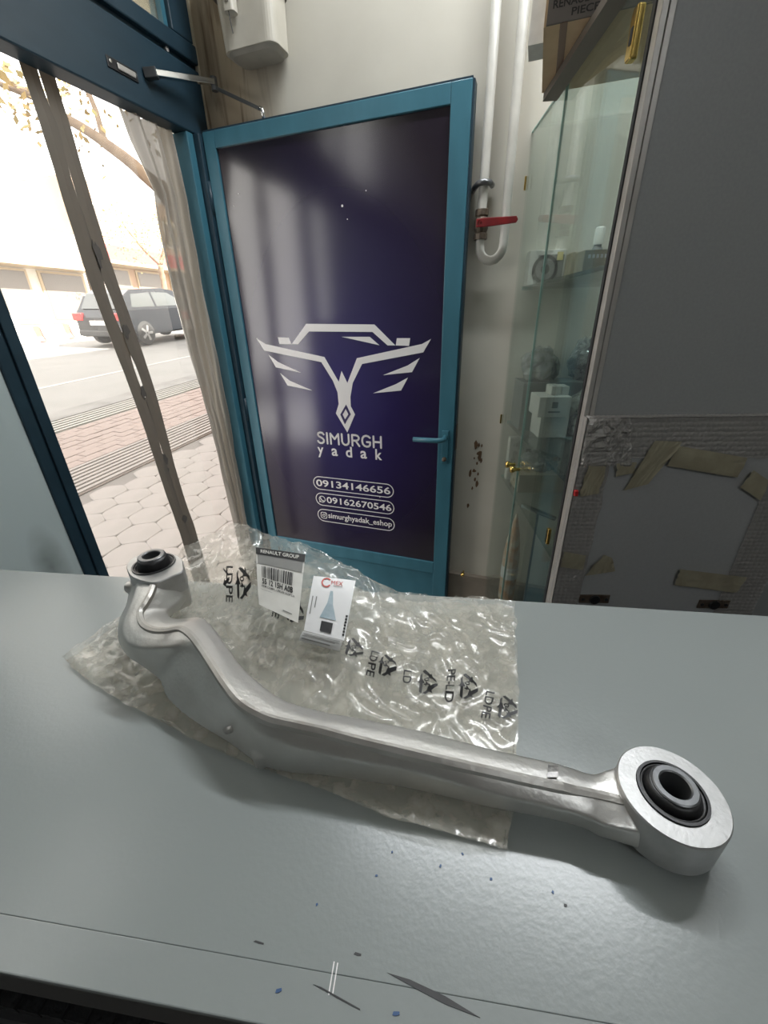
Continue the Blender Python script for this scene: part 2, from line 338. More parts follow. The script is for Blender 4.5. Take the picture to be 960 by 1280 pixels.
# frames: (origin x, origin y, rotation z).  local X runs along the surface
FRONT = (-0.57, 1.69, math.atan2(-math.cos(R(22)), -math.sin(R(22))))   # X towards the camera, Y into the room
WALL = (-0.545, 1.752, -R(20))                                           # X to the right, Y behind the wall
DOOR = (-0.55, 1.684, -R(20))
CAB = (0.384, 0.79, math.atan2(math.cos(R(3.2)), math.sin(R(3.2))))      # X away along the glass front, Y out of the front

# measured shapes (metres): suspension arm stations (ridge, far side, crease, near side), bag surface, labels, door print
ARM_STATIONS = [
    ((-0.2311, 0.3354, 1.1885), (-0.2118, 0.3535, 1.172), (-0.2515, 0.3411, 1.184), (-0.284, 0.3681, 1.155)),
    ((-0.2281, 0.3204, 1.186), (-0.2107, 0.3449, 1.164), (-0.2463, 0.319, 1.179), (-0.2714, 0.3402, 1.156)),
    ((-0.2286, 0.3096, 1.183), (-0.2122, 0.328, 1.164), (-0.2443, 0.3037, 1.175), (-0.2676, 0.325, 1.156)),
    ((-0.2292, 0.3005, 1.18), (-0.2146, 0.317, 1.166), (-0.2402, 0.2884, 1.172), (-0.2621, 0.3095, 1.155)),
    ((-0.2197, 0.2872, 1.178), (-0.2072, 0.3073, 1.168), (-0.2317, 0.2752, 1.168), (-0.2513, 0.2907, 1.152)),
    ((-0.2071, 0.2795, 1.178), (-0.1978, 0.3035, 1.168), (-0.217, 0.2671, 1.167), (-0.2375, 0.2774, 1.148)),
    ((-0.1952, 0.278, 1.178), (-0.1875, 0.3043, 1.168), (-0.2023, 0.2646, 1.168), (-0.2239, 0.2704, 1.144)),
    ((-0.1832, 0.2797, 1.178), (-0.1772, 0.3051, 1.168), (-0.1885, 0.265, 1.169), (-0.212, 0.2647, 1.14)),
    ((-0.1704, 0.2723, 1.177), (-0.164, 0.2957, 1.167), (-0.1754, 0.2655, 1.17), (-0.2011, 0.2582, 1.137)),
    ((-0.155, 0.2569, 1.175), (-0.1505, 0.2817, 1.165), (-0.1638, 0.2597, 1.168), (-0.1893, 0.2437, 1.134)),
    ((-0.1399, 0.2401, 1.173), (-0.1372, 0.2667, 1.163), (-0.1504, 0.2464, 1.165), (-0.1737, 0.2325, 1.13)),
    ((-0.126, 0.2249, 1.171), (-0.1239, 0.252, 1.161), (-0.1365, 0.2279, 1.161), (-0.1521, 0.221, 1.126)),
    ((-0.1095, 0.2096, 1.168), (-0.105, 0.2358, 1.159), (-0.118, 0.2098, 1.157), (-0.1265, 0.2095, 1.121)),
    ((-0.089, 0.1994, 1.165), (-0.0825, 0.2201, 1.157), (-0.0966, 0.1966, 1.152), (-0.098, 0.1943, 1.116)),
    ((-0.0691, 0.1954, 1.162), (-0.0615, 0.2141, 1.154), (-0.0739, 0.1884, 1.148), (-0.0745, 0.1872, 1.118)),
    ((-0.0476, 0.1913, 1.16), (-0.0429, 0.2103, 1.152), (-0.0501, 0.1832, 1.146), (-0.0513, 0.1837, 1.12)),
    ((-0.0243, 0.1855, 1.158), (-0.0216, 0.2064, 1.151), (-0.0245, 0.1776, 1.145), (-0.0258, 0.1785, 1.122)),
    ((0.0215, 0.175, 1.155), (0.0265, 0.1963, 1.148), (0.0195, 0.1691, 1.143), (0.0188, 0.1698, 1.123)),
    ((0.0642, 0.1656, 1.152), (0.0709, 0.1838, 1.146), (0.0617, 0.1575, 1.141), (0.0617, 0.1581, 1.124)),
    ((0.1049, 0.1569, 1.149), (0.1134, 0.1738, 1.144), (0.1016, 0.1482, 1.139), (0.1024, 0.1496, 1.124)),
    ((0.1253, 0.1537, 1.147), (0.1344, 0.1675, 1.142), (0.1208, 0.1433, 1.138), (0.1222, 0.1446, 1.123)),
    ((0.1359, 0.1513, 1.1465), (0.1445, 0.1682, 1.144), (0.1284, 0.139, 1.1385), (0.1305, 0.1401, 1.122)),
    ((0.1449, 0.149, 1.146), (0.1557, 0.1705, 1.145), (0.1375, 0.136, 1.139), (0.1399, 0.1364, 1.123)),
    ((0.1510, 0.1490, 1.144), (0.1620, 0.1715, 1.142), (0.1580, 0.1335, 1.137), (0.1570, 0.1300, 1.124)),
]
EYE_OUTLINE = [(-0.2729, 0.3622), (-0.2767, 0.3765), (-0.2714, 0.3862), (-0.2604, 0.3908), (-0.2449, 0.3901), (-0.229, 0.3826), (-0.2183, 0.3723), (-0.2126, 0.3612), (-0.2087, 0.3506), (-0.2166, 0.3409), (-0.2265, 0.3317), (-0.2417, 0.335), (-0.2561, 0.3425), (-0.2652, 0.3515)]
BAG_GRID = [
    [(-0.2464, 0.4345, 1.17), (-0.2161, 0.4404, 1.184), (-0.179, 0.4466, 1.192), (-0.129, 0.4209, 1.188), (-0.0828, 0.4066, 1.182), (-0.0372, 0.3792, 1.168), (0.0086, 0.3688, 1.146), (0.0575, 0.3763, 1.13), (0.1043, 0.3779, 1.124), (0.1472, 0.3715, 1.122)],
    [(-0.2708, 0.4136, 1.14), (-0.2165, 0.3988, 1.16), (-0.1613, 0.3785, 1.172), (-0.1183, 0.3642, 1.17), (-0.0691, 0.3476, 1.164), (-0.0232, 0.3372, 1.15), (0.0184, 0.3349, 1.138), (0.0584, 0.3366, 1.13), (0.0988, 0.3336, 1.126), (0.1381, 0.3354, 1.121)],
    [(-0.2912, 0.3883, 1.124), (-0.224, 0.3685, 1.132), (-0.1617, 0.3513, 1.146), (-0.1135, 0.3316, 1.15), (-0.0669, 0.3188, 1.146), (-0.0227, 0.3101, 1.138), (0.0187, 0.2976, 1.134), (0.056, 0.2962, 1.128), (0.0914, 0.2929, 1.124), (0.1258, 0.2896, 1.12)],
    [(-0.307, 0.3572, 1.12), (-0.2329, 0.3252, 1.122), (-0.162, 0.3165, 1.128), (-0.1074, 0.2943, 1.132), (-0.063, 0.2798, 1.132), (-0.0194, 0.269, 1.132), (0.0192, 0.2589, 1.13), (0.0531, 0.2562, 1.126), (0.0843, 0.2519, 1.122), (0.1138, 0.2477, 1.118)],
    [(-0.3203, 0.3288, 1.118), (-0.2537, 0.2991, 1.116), (-0.1856, 0.2783, 1.115), (-0.1155, 0.2575, 1.116), (-0.0627, 0.242, 1.118), (-0.0175, 0.2315, 1.12), (0.0188, 0.2232, 1.12), (0.049, 0.2188, 1.118), (0.0757, 0.2126, 1.116), (0.1006, 0.204, 1.115)],
    [(-0.3232, 0.3133, 1.12), (-0.2721, 0.2838, 1.116), (-0.201, 0.2539, 1.113), (-0.1286, 0.2185, 1.112), (-0.0724, 0.1975, 1.112), (-0.0225, 0.1844, 1.112), (0.0155, 0.1773, 1.113), (0.0409, 0.1729, 1.113), (0.0627, 0.1681, 1.113), (0.0858, 0.1645, 1.113)],
    [(-0.3326, 0.3119, 1.114), (-0.2843, 0.2802, 1.114), (-0.21, 0.2436, 1.113), (-0.1373, 0.2099, 1.112), (-0.0827, 0.1892, 1.113), (-0.0389, 0.173, 1.116), (-0.0048, 0.1568, 1.12), (0.0214, 0.1505, 1.12), (0.0489, 0.1428, 1.118), (0.0744, 0.1389, 1.114)],
]
LABEL_A = [(-0.1419, 0.3872, 1.192), (-0.086, 0.3777, 1.186), (-0.0841, 0.3021, 1.159), (-0.1267, 0.3261, 1.162)]
LABEL_B = [(-0.0756, 0.3538, 1.176), (-0.0323, 0.3533, 1.168), (-0.0406, 0.2912, 1.146), (-0.0796, 0.301, 1.15)]
LABEL_C = [(-0.0796, 0.301, 1.15), (-0.0406, 0.2912, 1.146), (-0.0439, 0.2821, 1.142), (-0.0827, 0.2936, 1.145)]
LOGO_LIGHT = [[(0.2381, 1.3423), (0.306, 1.4086), (0.5645, 1.4022), (0.6377, 1.337), (0.6103, 1.337), (0.5569, 1.3794), (0.3143, 1.3836), (0.2643, 1.3415)], [(0.1823, 1.3655), (0.2284, 1.3636), (0.237, 1.3415), (0.1857, 1.3424)], [(0.6436, 1.3593), (0.6897, 1.359), (0.6858, 1.3354), (0.6393, 1.3369)], [(0.4407, 1.3651), (0.5462, 1.3643), (0.5801, 1.3378)], [(0.0883, 1.3629), (0.1249, 1.3426), (0.3673, 1.2984), (0.4181, 1.2131), (0.4322, 1.2515), (0.4525, 1.2098), (0.495, 1.2954), (0.7304, 1.3411), (0.7605, 1.3564), (0.7349, 1.3153), (0.5135, 1.2763), (0.4738, 1.2104), (0.4614, 1.1604), (0.4611, 1.1265), (0.4764, 1.0971), (0.4402, 1.0266), (0.3974, 1.0975), (0.4119, 1.133), (0.4104, 1.1755), (0.3948, 1.2166), (0.3533, 1.2808), (0.1157, 1.3198)], [(0.1318, 1.305), (0.1707, 1.2789), (0.2634, 1.2428), (0.1574, 1.2603)], [(0.1727, 1.2394), (0.2119, 1.2121), (0.3046, 1.1788), (0.1991, 1.1946)], [(0.7232, 1.2979), (0.697, 1.2522), (0.5912, 1.2402), (0.6804, 1.273)], [(0.683, 1.2344), (0.6576, 1.19), (0.5513, 1.1769), (0.6381, 1.2108)]]
LOGO_DARK = [[(0.4425, 1.1326), (0.4157, 1.094), (0.4325, 1.0577), (0.439, 1.0669), (0.4254, 1.0945), (0.4458, 1.125)], [(0.4459, 1.1259), (0.4593, 1.0971), (0.437, 1.0659), (0.4327, 1.0746), (0.4497, 1.0966), (0.4395, 1.1169)]]
# TXT_SIMURGH measured z 0.972..1.016 / 0.978..1.021
TXT_SIMURGH = (0.3070, 0.5815, 0.9748, 1.0185)
# TXT_YADAK measured z 0.917..0.961 / 0.925..0.969
TXT_YADAK = (0.3034, 0.5801, 0.9210, 0.9650)
# PILL_1 measured z 0.771..0.830 / 0.773..0.833
PILL_1 = (0.2679, 0.6262, 0.7717, 0.8315)
# PILL_2 measured z 0.695..0.755 / 0.701..0.761
PILL_2 = (0.2720, 0.6274, 0.6977, 0.7577)
# PILL_3 measured z 0.620..0.680 / 0.623..0.683
PILL_3 = (0.2732, 0.6285, 0.6213, 0.6815)
BAG_MARKS = [
    ((0.0997, 0.235), (0.0844, 0.2378), (-0.0102, -0.0245), (0.0199, -0.0043), '04', 'LDPE'),
    ((0.0697, 0.2522), (0.0547, 0.2543), (-0.0061, -0.0254), (0.0206, -0.0019), '04', 'PE-LD'),
    ((0.0344, 0.2549), (0.0172, 0.2607), (-0.0048, -0.0257), (0.0207, -0.0032), '04', 'LD'),
    ((-0.0005, 0.2712), (-0.0137, 0.2745), (-0.0054, -0.0252), (0.0198, -0.0069), '04', 'LDPE'),
    ((-0.0316, 0.2898), (-0.0466, 0.3039), (-0.0046, -0.0272), (0.021, -0.0089), '04', 'PE'),
    ((-0.093, 0.3283), (-0.112, 0.3388), (-0.0028, -0.029), (0.0224, -0.0124), '04', 'LDPE'),
    ((-0.1553, 0.3642), (-0.1721, 0.369), (0.0054, -0.033), (0.0233, -0.0074), '04', 'LDPE'),
    ((-0.181, 0.3765), (-0.1996, 0.3922), (0.0055, -0.0259), (0.0182, -0.0058), '', ''),
]

# ------------------------------------------------------------------ room shell
def struct(name, mb, m, fr, label, cat, bevel=0.0):
    o = mb.build(name, m, None, bevel=bevel); place(o, fr); tag(o, label, cat, kind='structure'); return o
ORI = (0, 0, 0)
CEIL = 2.95
struct('floor', MB().box(-0.03, 3.2, -4.3, 0.0, -0.1, 0.0), M['floor'], WALL, 'dark grey tiled shop floor hidden behind the counter', 'floor')
struct('ceiling', MB().box(-0.2, 3.4, -4.5, 0.3, CEIL, CEIL + 0.15), M['ceiling'], WALL, 'plain off-white shop ceiling above the counter', 'ceiling')
wall_back = struct('wall_back', MB().box(0.0, 3.4, 0.0, 0.2, -0.1, CEIL), M['plaster'], WALL, 'stained off-white plaster wall behind the blue door and pipes', 'wall')
struct('wall_right', MB().box(3.2, 3.4, -4.3, 0.0, -0.1, CEIL), M['dark_wall'], WALL, 'plain darkened wall at the right end of the shop', 'wall')
struct('wall_rear', MB().box(-0.2, 3.4, -4.5, -4.3, -0.1, CEIL), M['dark_wall'], WALL, 'plain darkened wall behind the counter', 'wall')
b = MB().box(0.02, 3.2, -0.022, 0.0, 0.0, 0.44)
struct('baseboard_back', b, mat('base_tile', (0.27, 0.235, 0.19), 0.5, col2=(0.2, 0.17, 0.14), scale=8), WALL, 'brown stone skirting along the foot of the plaster wall', 'baseboard')

# shopfront: blue painted frame around the doorway, a low panel, shop window and transom lights
tr = empty('trim_1'); place(tr, FRONT); tag(tr, 'dark blue painted shopfront frame around the open doorway', 'door frame', kind='structure')
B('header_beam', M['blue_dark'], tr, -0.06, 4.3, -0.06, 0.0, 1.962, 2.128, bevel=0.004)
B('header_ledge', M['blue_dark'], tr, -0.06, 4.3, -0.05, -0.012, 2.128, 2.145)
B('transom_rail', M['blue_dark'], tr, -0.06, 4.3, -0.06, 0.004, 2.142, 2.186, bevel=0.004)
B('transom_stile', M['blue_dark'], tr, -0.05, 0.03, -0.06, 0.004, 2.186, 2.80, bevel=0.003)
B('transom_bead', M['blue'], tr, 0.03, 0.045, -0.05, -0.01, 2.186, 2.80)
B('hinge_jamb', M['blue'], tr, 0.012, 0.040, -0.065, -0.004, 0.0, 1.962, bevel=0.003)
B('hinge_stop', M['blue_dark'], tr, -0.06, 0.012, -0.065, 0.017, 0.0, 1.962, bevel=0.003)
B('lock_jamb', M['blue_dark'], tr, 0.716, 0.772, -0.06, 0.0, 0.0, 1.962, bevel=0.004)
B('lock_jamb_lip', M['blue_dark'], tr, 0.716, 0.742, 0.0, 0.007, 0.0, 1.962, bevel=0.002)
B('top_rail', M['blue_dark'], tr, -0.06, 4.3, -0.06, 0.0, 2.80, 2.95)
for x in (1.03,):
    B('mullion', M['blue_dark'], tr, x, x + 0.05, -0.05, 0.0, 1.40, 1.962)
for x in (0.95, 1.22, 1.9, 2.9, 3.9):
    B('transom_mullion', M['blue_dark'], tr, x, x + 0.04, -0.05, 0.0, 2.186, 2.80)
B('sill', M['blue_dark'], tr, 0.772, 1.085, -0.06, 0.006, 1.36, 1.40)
w = empty('window_1'); place(w, FRONT); tag(w, 'narrow shop window pane above the low grey-green panel', 'window', kind='structure')
for a, c in ((0.772, 1.03),):
    B('pane', M['window_glass'], w, a, c, -0.032, -0.027, 1.40, 1.962)
w = empty('window_2'); place(w, FRONT); tag(w, 'transom light panes above the dark blue header beam', 'window', kind='structure')
for a, c in ((0.045, 0.95), (0.99, 1.9), (1.94, 2.9), (2.94, 3.9)):
    B('pane', M['window_glass'] if a == 0.99 else M['dirty_glass'], w, a, c, -0.032, -0.027, 2.186, 2.80)
lp = struct('wall_front', MB().box(0.772, 4.5, -0.06, -0.006, -0.05, 1.36), M['stone_grey'], FRONT, 'scuffed grey-green shopfront panel left of the dark blue post', 'panel')
struct('wall_front_upper', MB().box(1.08, 4.3, -0.06, -0.006, 1.36, 1.962), M['stone_grey'], FRONT, 'grey-green boarding beyond the narrow shop window', 'panel')
struct('wall_front_end', MB().box(4.2, 4.6, -0.2, 0.0, 0.0, 2.95), M['dark_wall'], FRONT, 'blank end of the shopfront wall', 'wall')
# the upper storeys that shade the pavement in front of the shop
struct('wall_facade', MB().box(-26, 16, -0.25, 0.05, 2.96, 9.6), M['facade_c'], FRONT, 'upper storeys of the shop building above the shopfront', 'building')
struct('wall_neighbour', MB().box(-26, -0.06, -0.22, 0.0, -0.3, 2.96), M['facade_a'], FRONT, 'pale stone front of the neighbouring shop', 'building')

# ------------------------------------------------------------------ counter
E1 = Vector((0.427 + 0.547, 0.3535 - 0.488, 0)).normalized()              # along the counter to the right
crz = math.atan2(E1.y, E1.x)
far0 = Vector((-0.547, 0.488, 0)); 
near0 = Vector((-0.211, 0.0905, 0)); ey = Vector((-E1.y, E1.x, 0)); dep = (far0 - near0).dot(ey)
CT = (near0.x, near0.y, crz)                                              # X right, Y away, origin on the near edge
ct = empty('shop_counter', (near0.x, near0.y, 0), crz)
tag(ct, 'grey laminate shop counter carrying the aluminium arm', 'counter')
B('counter_top', M['counter'], ct, -0.66, 1.7, 0.0210, dep, TOP_Z - 0.028, TOP_Z, bevel=0.0004)
B('edging_strip', M['counter_edge'], ct, -0.66, 1.7, 0.0, 0.0210, TOP_Z - 0.004, TOP_Z - 0.0001, bevel=0.0006)
B('edge_band', mat('edge_band_brown', (.045, .042, .04), .45), ct, -0.66, 1.7, 0.0008, 0.0210, TOP_Z - 0.034, TOP_Z - 0.004)
B('under_frame', M['dark_grey'], ct, -0.66, 1.7, 0.012, dep - 0.02, TOP_Z - 0.05, TOP_Z - 0.034)
B('front_panel', M['dark_grey'], ct, -0.66, 1.7, dep - 0.03, dep - 0.012, 0.0, TOP_Z - 0.05)
B('shelf', M['dark_grey'], ct, -0.66, 1.7, 0.03, dep - 0.03, 0.80, 0.82)
for x in (-0.66, 1.68): B('side_panel', M['dark_grey'], ct, x, x + 0.02, 0.03, dep - 0.03, 0.0, TOP_Z - 0.05)
# chipped gouge, pen marks and flecks on the worktop
g = [(0.0, 0.0), (0.012, -0.001), (0.030, -0.0045), (0.047, -0.0095), (0.030, -0.0072), (0.014, -0.0035)]
def cpt(x, y):  # world -> counter frame
    q = Vector((x, y, 0)) - near0; return q.dot(E1), q.dot(ey)
gx, gy = cpt(-0.004, 0.0868)
MB().prism([(gx + a, gy + c) for a, c in g], 'z', TOP_Z - 0.0003, TOP_Z + 0.0003).build('chipped_gouge', M['dark_grey'], ct)
ink = mat('pen_ink', (0.03, 0.08, 0.2), 0.5)
for (x, y, l, wd, a, m) in ((-0.060, 0.0815, .0032, .0012, .3, ink), (0.0, 0.073, .0036, .0012, .1, ink), (-0.03, 0.079, .026, .0005, -.22, M['dark_grey']),
                            (-0.075, 0.0995, .006, .0007, -.1, M['dark_grey']), (-0.02, 0.094, .004, .001, -.1, M['dark_grey']),
                            (0.06, 0.125, .0016, .0012, 0, ink), (0.095, 0.118, .0016, .0012, 1, ink), (0.03, 0.132, .002, .001, 1, ink), (0.045, 0.138, .0016, .001, 2, ink),
                            (-0.01, 0.128, .0016, .001, 0, ink), (0.0, 0.14, .0014, .001, .4, ink), (0.10, 0.112, .0018, .0012, 0, M['dark_grey']), (-0.045, 0.115, .0014, .001, .5, ink)):
    cx, cy = cpt(x, y); ca, sa = math.cos(a), math.sin(a)
    poly = [(cx + ca * p - sa * q, cy + sa * p + ca * q) for p, q in ((-l / 2, -wd / 2), (0, -wd * .7), (l / 2, -wd / 3), (l / 2, wd / 2), (-l / 3, wd / 2))]
    MB().prism(poly, 'z', TOP_Z - 0.0003, TOP_Z + 0.00025).build('surface_fleck', m, ct)
for k, (x, y, ln) in enumerate(((-0.0535, 0.0855, .012), (-0.0515, 0.0855, .011), (0.0, 0.0855, 0))):
    if ln:
        cx, cy = cpt(x + 0.02, y); MB().box(cx, cx + .0006, cy - ln / 2, cy + ln / 2, TOP_Z - .0003, TOP_Z + .0002).build('white_scratch', M['print_white'], ct)
# black ribbed mat on the shelf under the near edge
mt = MB()
mt.box(-0.62, 0.9, 0.0, 0.10, 0.0, 0.012)
for i in range(60):
    x = -0.62 + i * 0.025; mt.box(x, x + .012, -0.001, 0.101, 0.004, 0.016)
o = mt.build('rubber_mat', M['mat_black']); o.location = frame_pt((near0.x, near0.y, crz), 0.0, 0.035, 0.82); o.rotation_euler = (0, 0, crz)
tag(o, 'black ribbed rubber mat under the near edge of the counter', 'mat')

# ------------------------------------------------------------------ blue door with printed panel
d = empty('door_1'); place(d, DOOR); tag(d, 'blue framed metal door standing open, dark printed panel with winged logo', 'door', kind='structure')
ZB, ZT, W = 0.03, 1.965, 0.852
B('hinge_stile', M['blue'], d, 0.0, 0.043, 0.0, 0.035, ZB, ZT, bevel=0.002)
B('lock_stile', M['blue'], d, 0.797, W, 0.0, 0.035, ZB, ZT, bevel=0.002)
B('stile_edge', M['blue_dark'], d, W, W + 0.006, 0.004, 0.038, ZB, ZT, bevel=0.001)
B('top_rail', M['blue'], d, 0.043, 0.797, 0.0, 0.035, 1.921, ZT, bevel=0.002)
B('top_edge_cap', M['blue_dark'], d, 0.0, W, 0.006, 0.038, ZT, ZT + 0.006)
B('middle_rail', M['blue'], d, 0.043, 0.797, 0.0, 0.035, 0.452, 0.507, bevel=0.002)
B('lower_panel', M['blue'], d, 0.043, 0.797, 0.008, 0.03, 0.09, 0.452)
B('bottom_rail', M['blue'], d, 0.043, 0.797, 0.0, 0.035, ZB, 0.09, bevel=0.002)
pn = B('printed_panel', M['door_print'], d, 0.043, 0.797, 0.007, 0.028, 0.507, 1.921)
pn['label'] = 'dark navy printed panel'
YF = 0.0068
lg = MB()
for p in LOGO_LIGHT: lg.prism(p, 'y', YF - 0.0008, YF + 0.0002)
lo = lg.build('winged_car_logo', M['print_white'], pn); lo['label'] = 'white winged bird and car outline logo'
ld = MB()
for p in LOGO_DARK: ld.prism(p, 'y', YF - 0.0014, YF - 0.0007)
ld.build('lozenge_mark', M['print_dark'], pn)
def door_text(name, txt, x0, x1, z0, z1, bold=0.0, spacing=1.0):
    vs, fs, _ = text_mesh(txt, bold, spacing)
    return MB().add([(x0 + a * (x1 - x0), YF - 0.0006, z0 + c * (z1 - z0)) for a, c in vs], fs).build(name, M['print_white'], pn, fix=False)
GLYPH = {'S': (.62, [[(.56, .82), (.46, .95), (.28, .97), (.12, .90), (.08, .76), (.16, .62), (.32, .54), (.46, .45), (.55, .32), (.52, .15), (.38, .04), (.20, .04), (.08, .14), (.05, .20)]]),
         'I': (.18, [[(.09, .04), (.09, .96)]]), 'M': (.80, [[(.08, .04), (.08, .94), (.40, .48), (.72, .94), (.72, .04)]]),
         'U': (.70, [[(.08, .96), (.08, .34), (.14, .16), (.28, .05), (.42, .05), (.56, .16), (.62, .34), (.62, .96)]]),
         'R': (.68, [[(.08, .04), (.08, .95), (.38, .95), (.52, .90), (.60, .78), (.60, .66), (.52, .54), (.38, .48), (.08, .48)], [(.34, .48), (.62, .04)]]),
         'G': (.74, [[(.66, .82), (.54, .93), (.38, .97), (.20, .90), (.09, .74), (.06, .50), (.10, .26), (.22, .10), (.40, .04), (.56, .08), (.66, .20), (.67, .44), (.42, .44)]]),
         'H': (.72, [[(.08, .04), (.08, .96)], [(.64, .04), (.64, .96)], [(.08, .5), (.64, .5)]])}
def stroke_word(word, x0, x1, z0, z1, w=.085):
    tot = sum(GLYPH[c][0] for c in word) + .12 * (len(word) - 1); sx = (x1 - x0) / tot; sz = z1 - z0; x = 0; y = YF - .0006
    for ch in word:
        mb = MB(); wd, lines = GLYPH[ch]
        for ln in lines:
            P = [Vector(((x + a) * sx + x0, b_ * sz + z0)) for a, b_ in ln]; hw = w * sz
            for p, q in zip(P, P[1:]):
                n_ = (q - p).normalized(); n_ = Vector((-n_.y, n_.x)) * hw
                mb.add([(p.x + n_.x, y, p.y + n_.y), (q.x + n_.x, y, q.y + n_.y), (q.x - n_.x, y, q.y - n_.y), (p.x - n_.x, y, p.y - n_.y)], [(0, 1, 2, 3)])
            for p in P: mb.add([(p.x + hw * math.cos(2 * PI * k / 10), y, p.y + hw * math.sin(2 * PI * k / 10)) for k in range(10)], [tuple(range(10))])
        mb.build('lettering', M['print_white'], pn, fix=False); x += wd + .12
stroke_word('SIMURGH', TXT_SIMURGH[0], TXT_SIMURGH[1], 0.974, 1.020)
# y a d a k, letter by letter with wide gaps
zx, asc, dsc = 0.0345, 0.0475, 0.0125
xx = TXT_YADAK[0]; span = TXT_YADAK[1] - TXT_YADAK[0]
for i, (ch, z0, z1) in enumerate((('y', -dsc, zx), ('a', -0.0005, zx), ('d', -0.0005, asc), ('a', -0.0005, zx), ('k', 0, asc))):
    cw = 0.027; x = xx + i * (span - cw) / 4
    door_text('lettering', ch, x, x + cw, 0.927 + z0 * .9, 0.927 + z1 * .9, 0.02)
def pill(x0, x1, z0, z1, th=0.0035, n=14):
    rr = (z1 - z0) / 2; zc = (z0 + z1) / 2; mb = MB(); pts = []
    for k in range(n + 1):
        a = PI / 2 + PI * k / n; pts.append((x0 + rr + rr * math.cos(a), zc + rr * math.sin(a), math.cos(a), math.sin(a)))
    for k in range(n + 1):
        a = -PI / 2 + PI * k / n; pts.append((x1 - rr + rr * math.cos(a), zc + rr * math.sin(a), math.cos(a), math.sin(a)))
    N = len(pts); vs = [(x, YF - 0.0006, z) for x, z, c, s in pts] + [(x - c * th, YF - 0.0006, z - s * th) for x, z, c, s in pts]
    return mb.add(vs, [(i, (i + 1) % N, N + (i + 1) % N, N + i) for i in range(N)]).build('outline_pill', M['print_white'], pn, fix=False)
for P in (PILL_1, PILL_2, PILL_3): pill(*P)
door_text('lettering', '09134146656', PILL_1[0] + .014, PILL_1[1] - .014, .7865, .8175, 0.016)
door_text('lettering', '09162670546', PILL_2[0] + .052, PILL_2[1] - .012, .7130, .7425, 0.016)
door_text('lettering', 'simurghyadak_eshop', PILL_3[0] + .052, PILL_3[1] - .012, .634, .667, 0.014)
def ring(mb, cx, cz, r0, r1, n=24, a0=0, a1=2 * PI):
    vs = []; 
    for k in range(n + 1):
        a = a0 + (a1 - a0) * k / n; vs += [(cx + r0 * math.cos(a), YF - .0006, cz + r0 * math.sin(a)), (cx + r1 * math.cos(a), YF - .0006, cz + r1 * math.sin(a))]
    return mb.add(vs, [(2 * k, 2 * k + 1, 2 * k + 3, 2 * k + 2) for k in range(n)])
ic = MB(); cx, cz = PILL_2[0] + .031, (PILL_2[2] + PILL_2[3]) / 2
ring(ic, cx, cz, .0125, .0155); ic.prism([(cx - .0155, cz - .016), (cx - .006, cz - .0125), (cx - .0125, cz - .006)], 'y', YF - .0006, YF)
ring(ic, cx + .006, cz + .006, .011, .0155, 8, PI * .95, PI * 1.55)
ic.build('phone_bubble_icon', M['print_white'], pn, fix=False)
ic = MB(); cx, cz = PILL_3[0] + .031, (PILL_3[2] + PILL_3[3]) / 2
sq = []
for k in range(24):
    a = 2 * PI * k / 24; c, s = math.cos(a), math.sin(a); q = (abs(c) ** 4 + abs(s) ** 4) ** -0.25
    sq.append((c * q, s * q))
vs = [(cx + .0155 * x, YF - .0006, cz + .0155 * z) for x, z in sq] + [(cx + .0125 * x, YF - .0006, cz + .0125 * z) for x, z in sq]
ic.add(vs, [(i, (i + 1) % 24, 24 + (i + 1) % 24, 24 + i) for i in range(24)])
ring(ic, cx, cz, .0045, .0075); ring(ic, cx + .0085, cz + .0085, 0.0002, .0018, 8)
ic.build('camera_icon', M['print_white'], pn, fix=False)
for (x, z, q) in ((.47, 1.735, .0035), (.485, 1.70, .0018), (.55, 1.765, .0015), (.10, 1.80, .002), (.075, 1.77, .0018), (.567, .77, .0022)):
    MB().lathe([(0.0001, YF - .0008), (q, YF - .0006), (q, YF)], (x, 0, z), 8, 'y').build('paint_speck', M['print_white'], pn)
# lever handle, plate and keyhole
hd = B('handle_plate', M['blue'], d, 0.812, 0.836, -0.006, 0.0, 0.94, 1.06, bevel=0.002)
hl = MB().tube([(0.824, -0.003, 1.037), (0.824, -0.040, 1.037), (0.818, -0.050, 1.037), (0.80, -0.053, 1.036), (0.72, -0.053, 1.035)], [.009, .008, .009, .009, .0085], 12).build('lever_handle', M['blue'], d, smooth=True)
hl['label'] = 'blue painted lever handle'
MB().lathe([(0.0001, -.012), (.007, -.012), (.008, -.004), (.008, 0.0)], (0.824, -.004, .957), 16, 'y').build('key_cylinder', M['rusty'], d, smooth=True)
B('latch', M['rusty'], d, W + .006, W + .009, .008, .028, 0.99, 1.08)
for z in (0.3, 1.05, 1.75):
    MB().tube([(-0.006, 0.0, z), (-0.006, 0.0, z + 0.09)], 0.008, 10).build('hinge', M['blue_dark'], d, smooth=True)

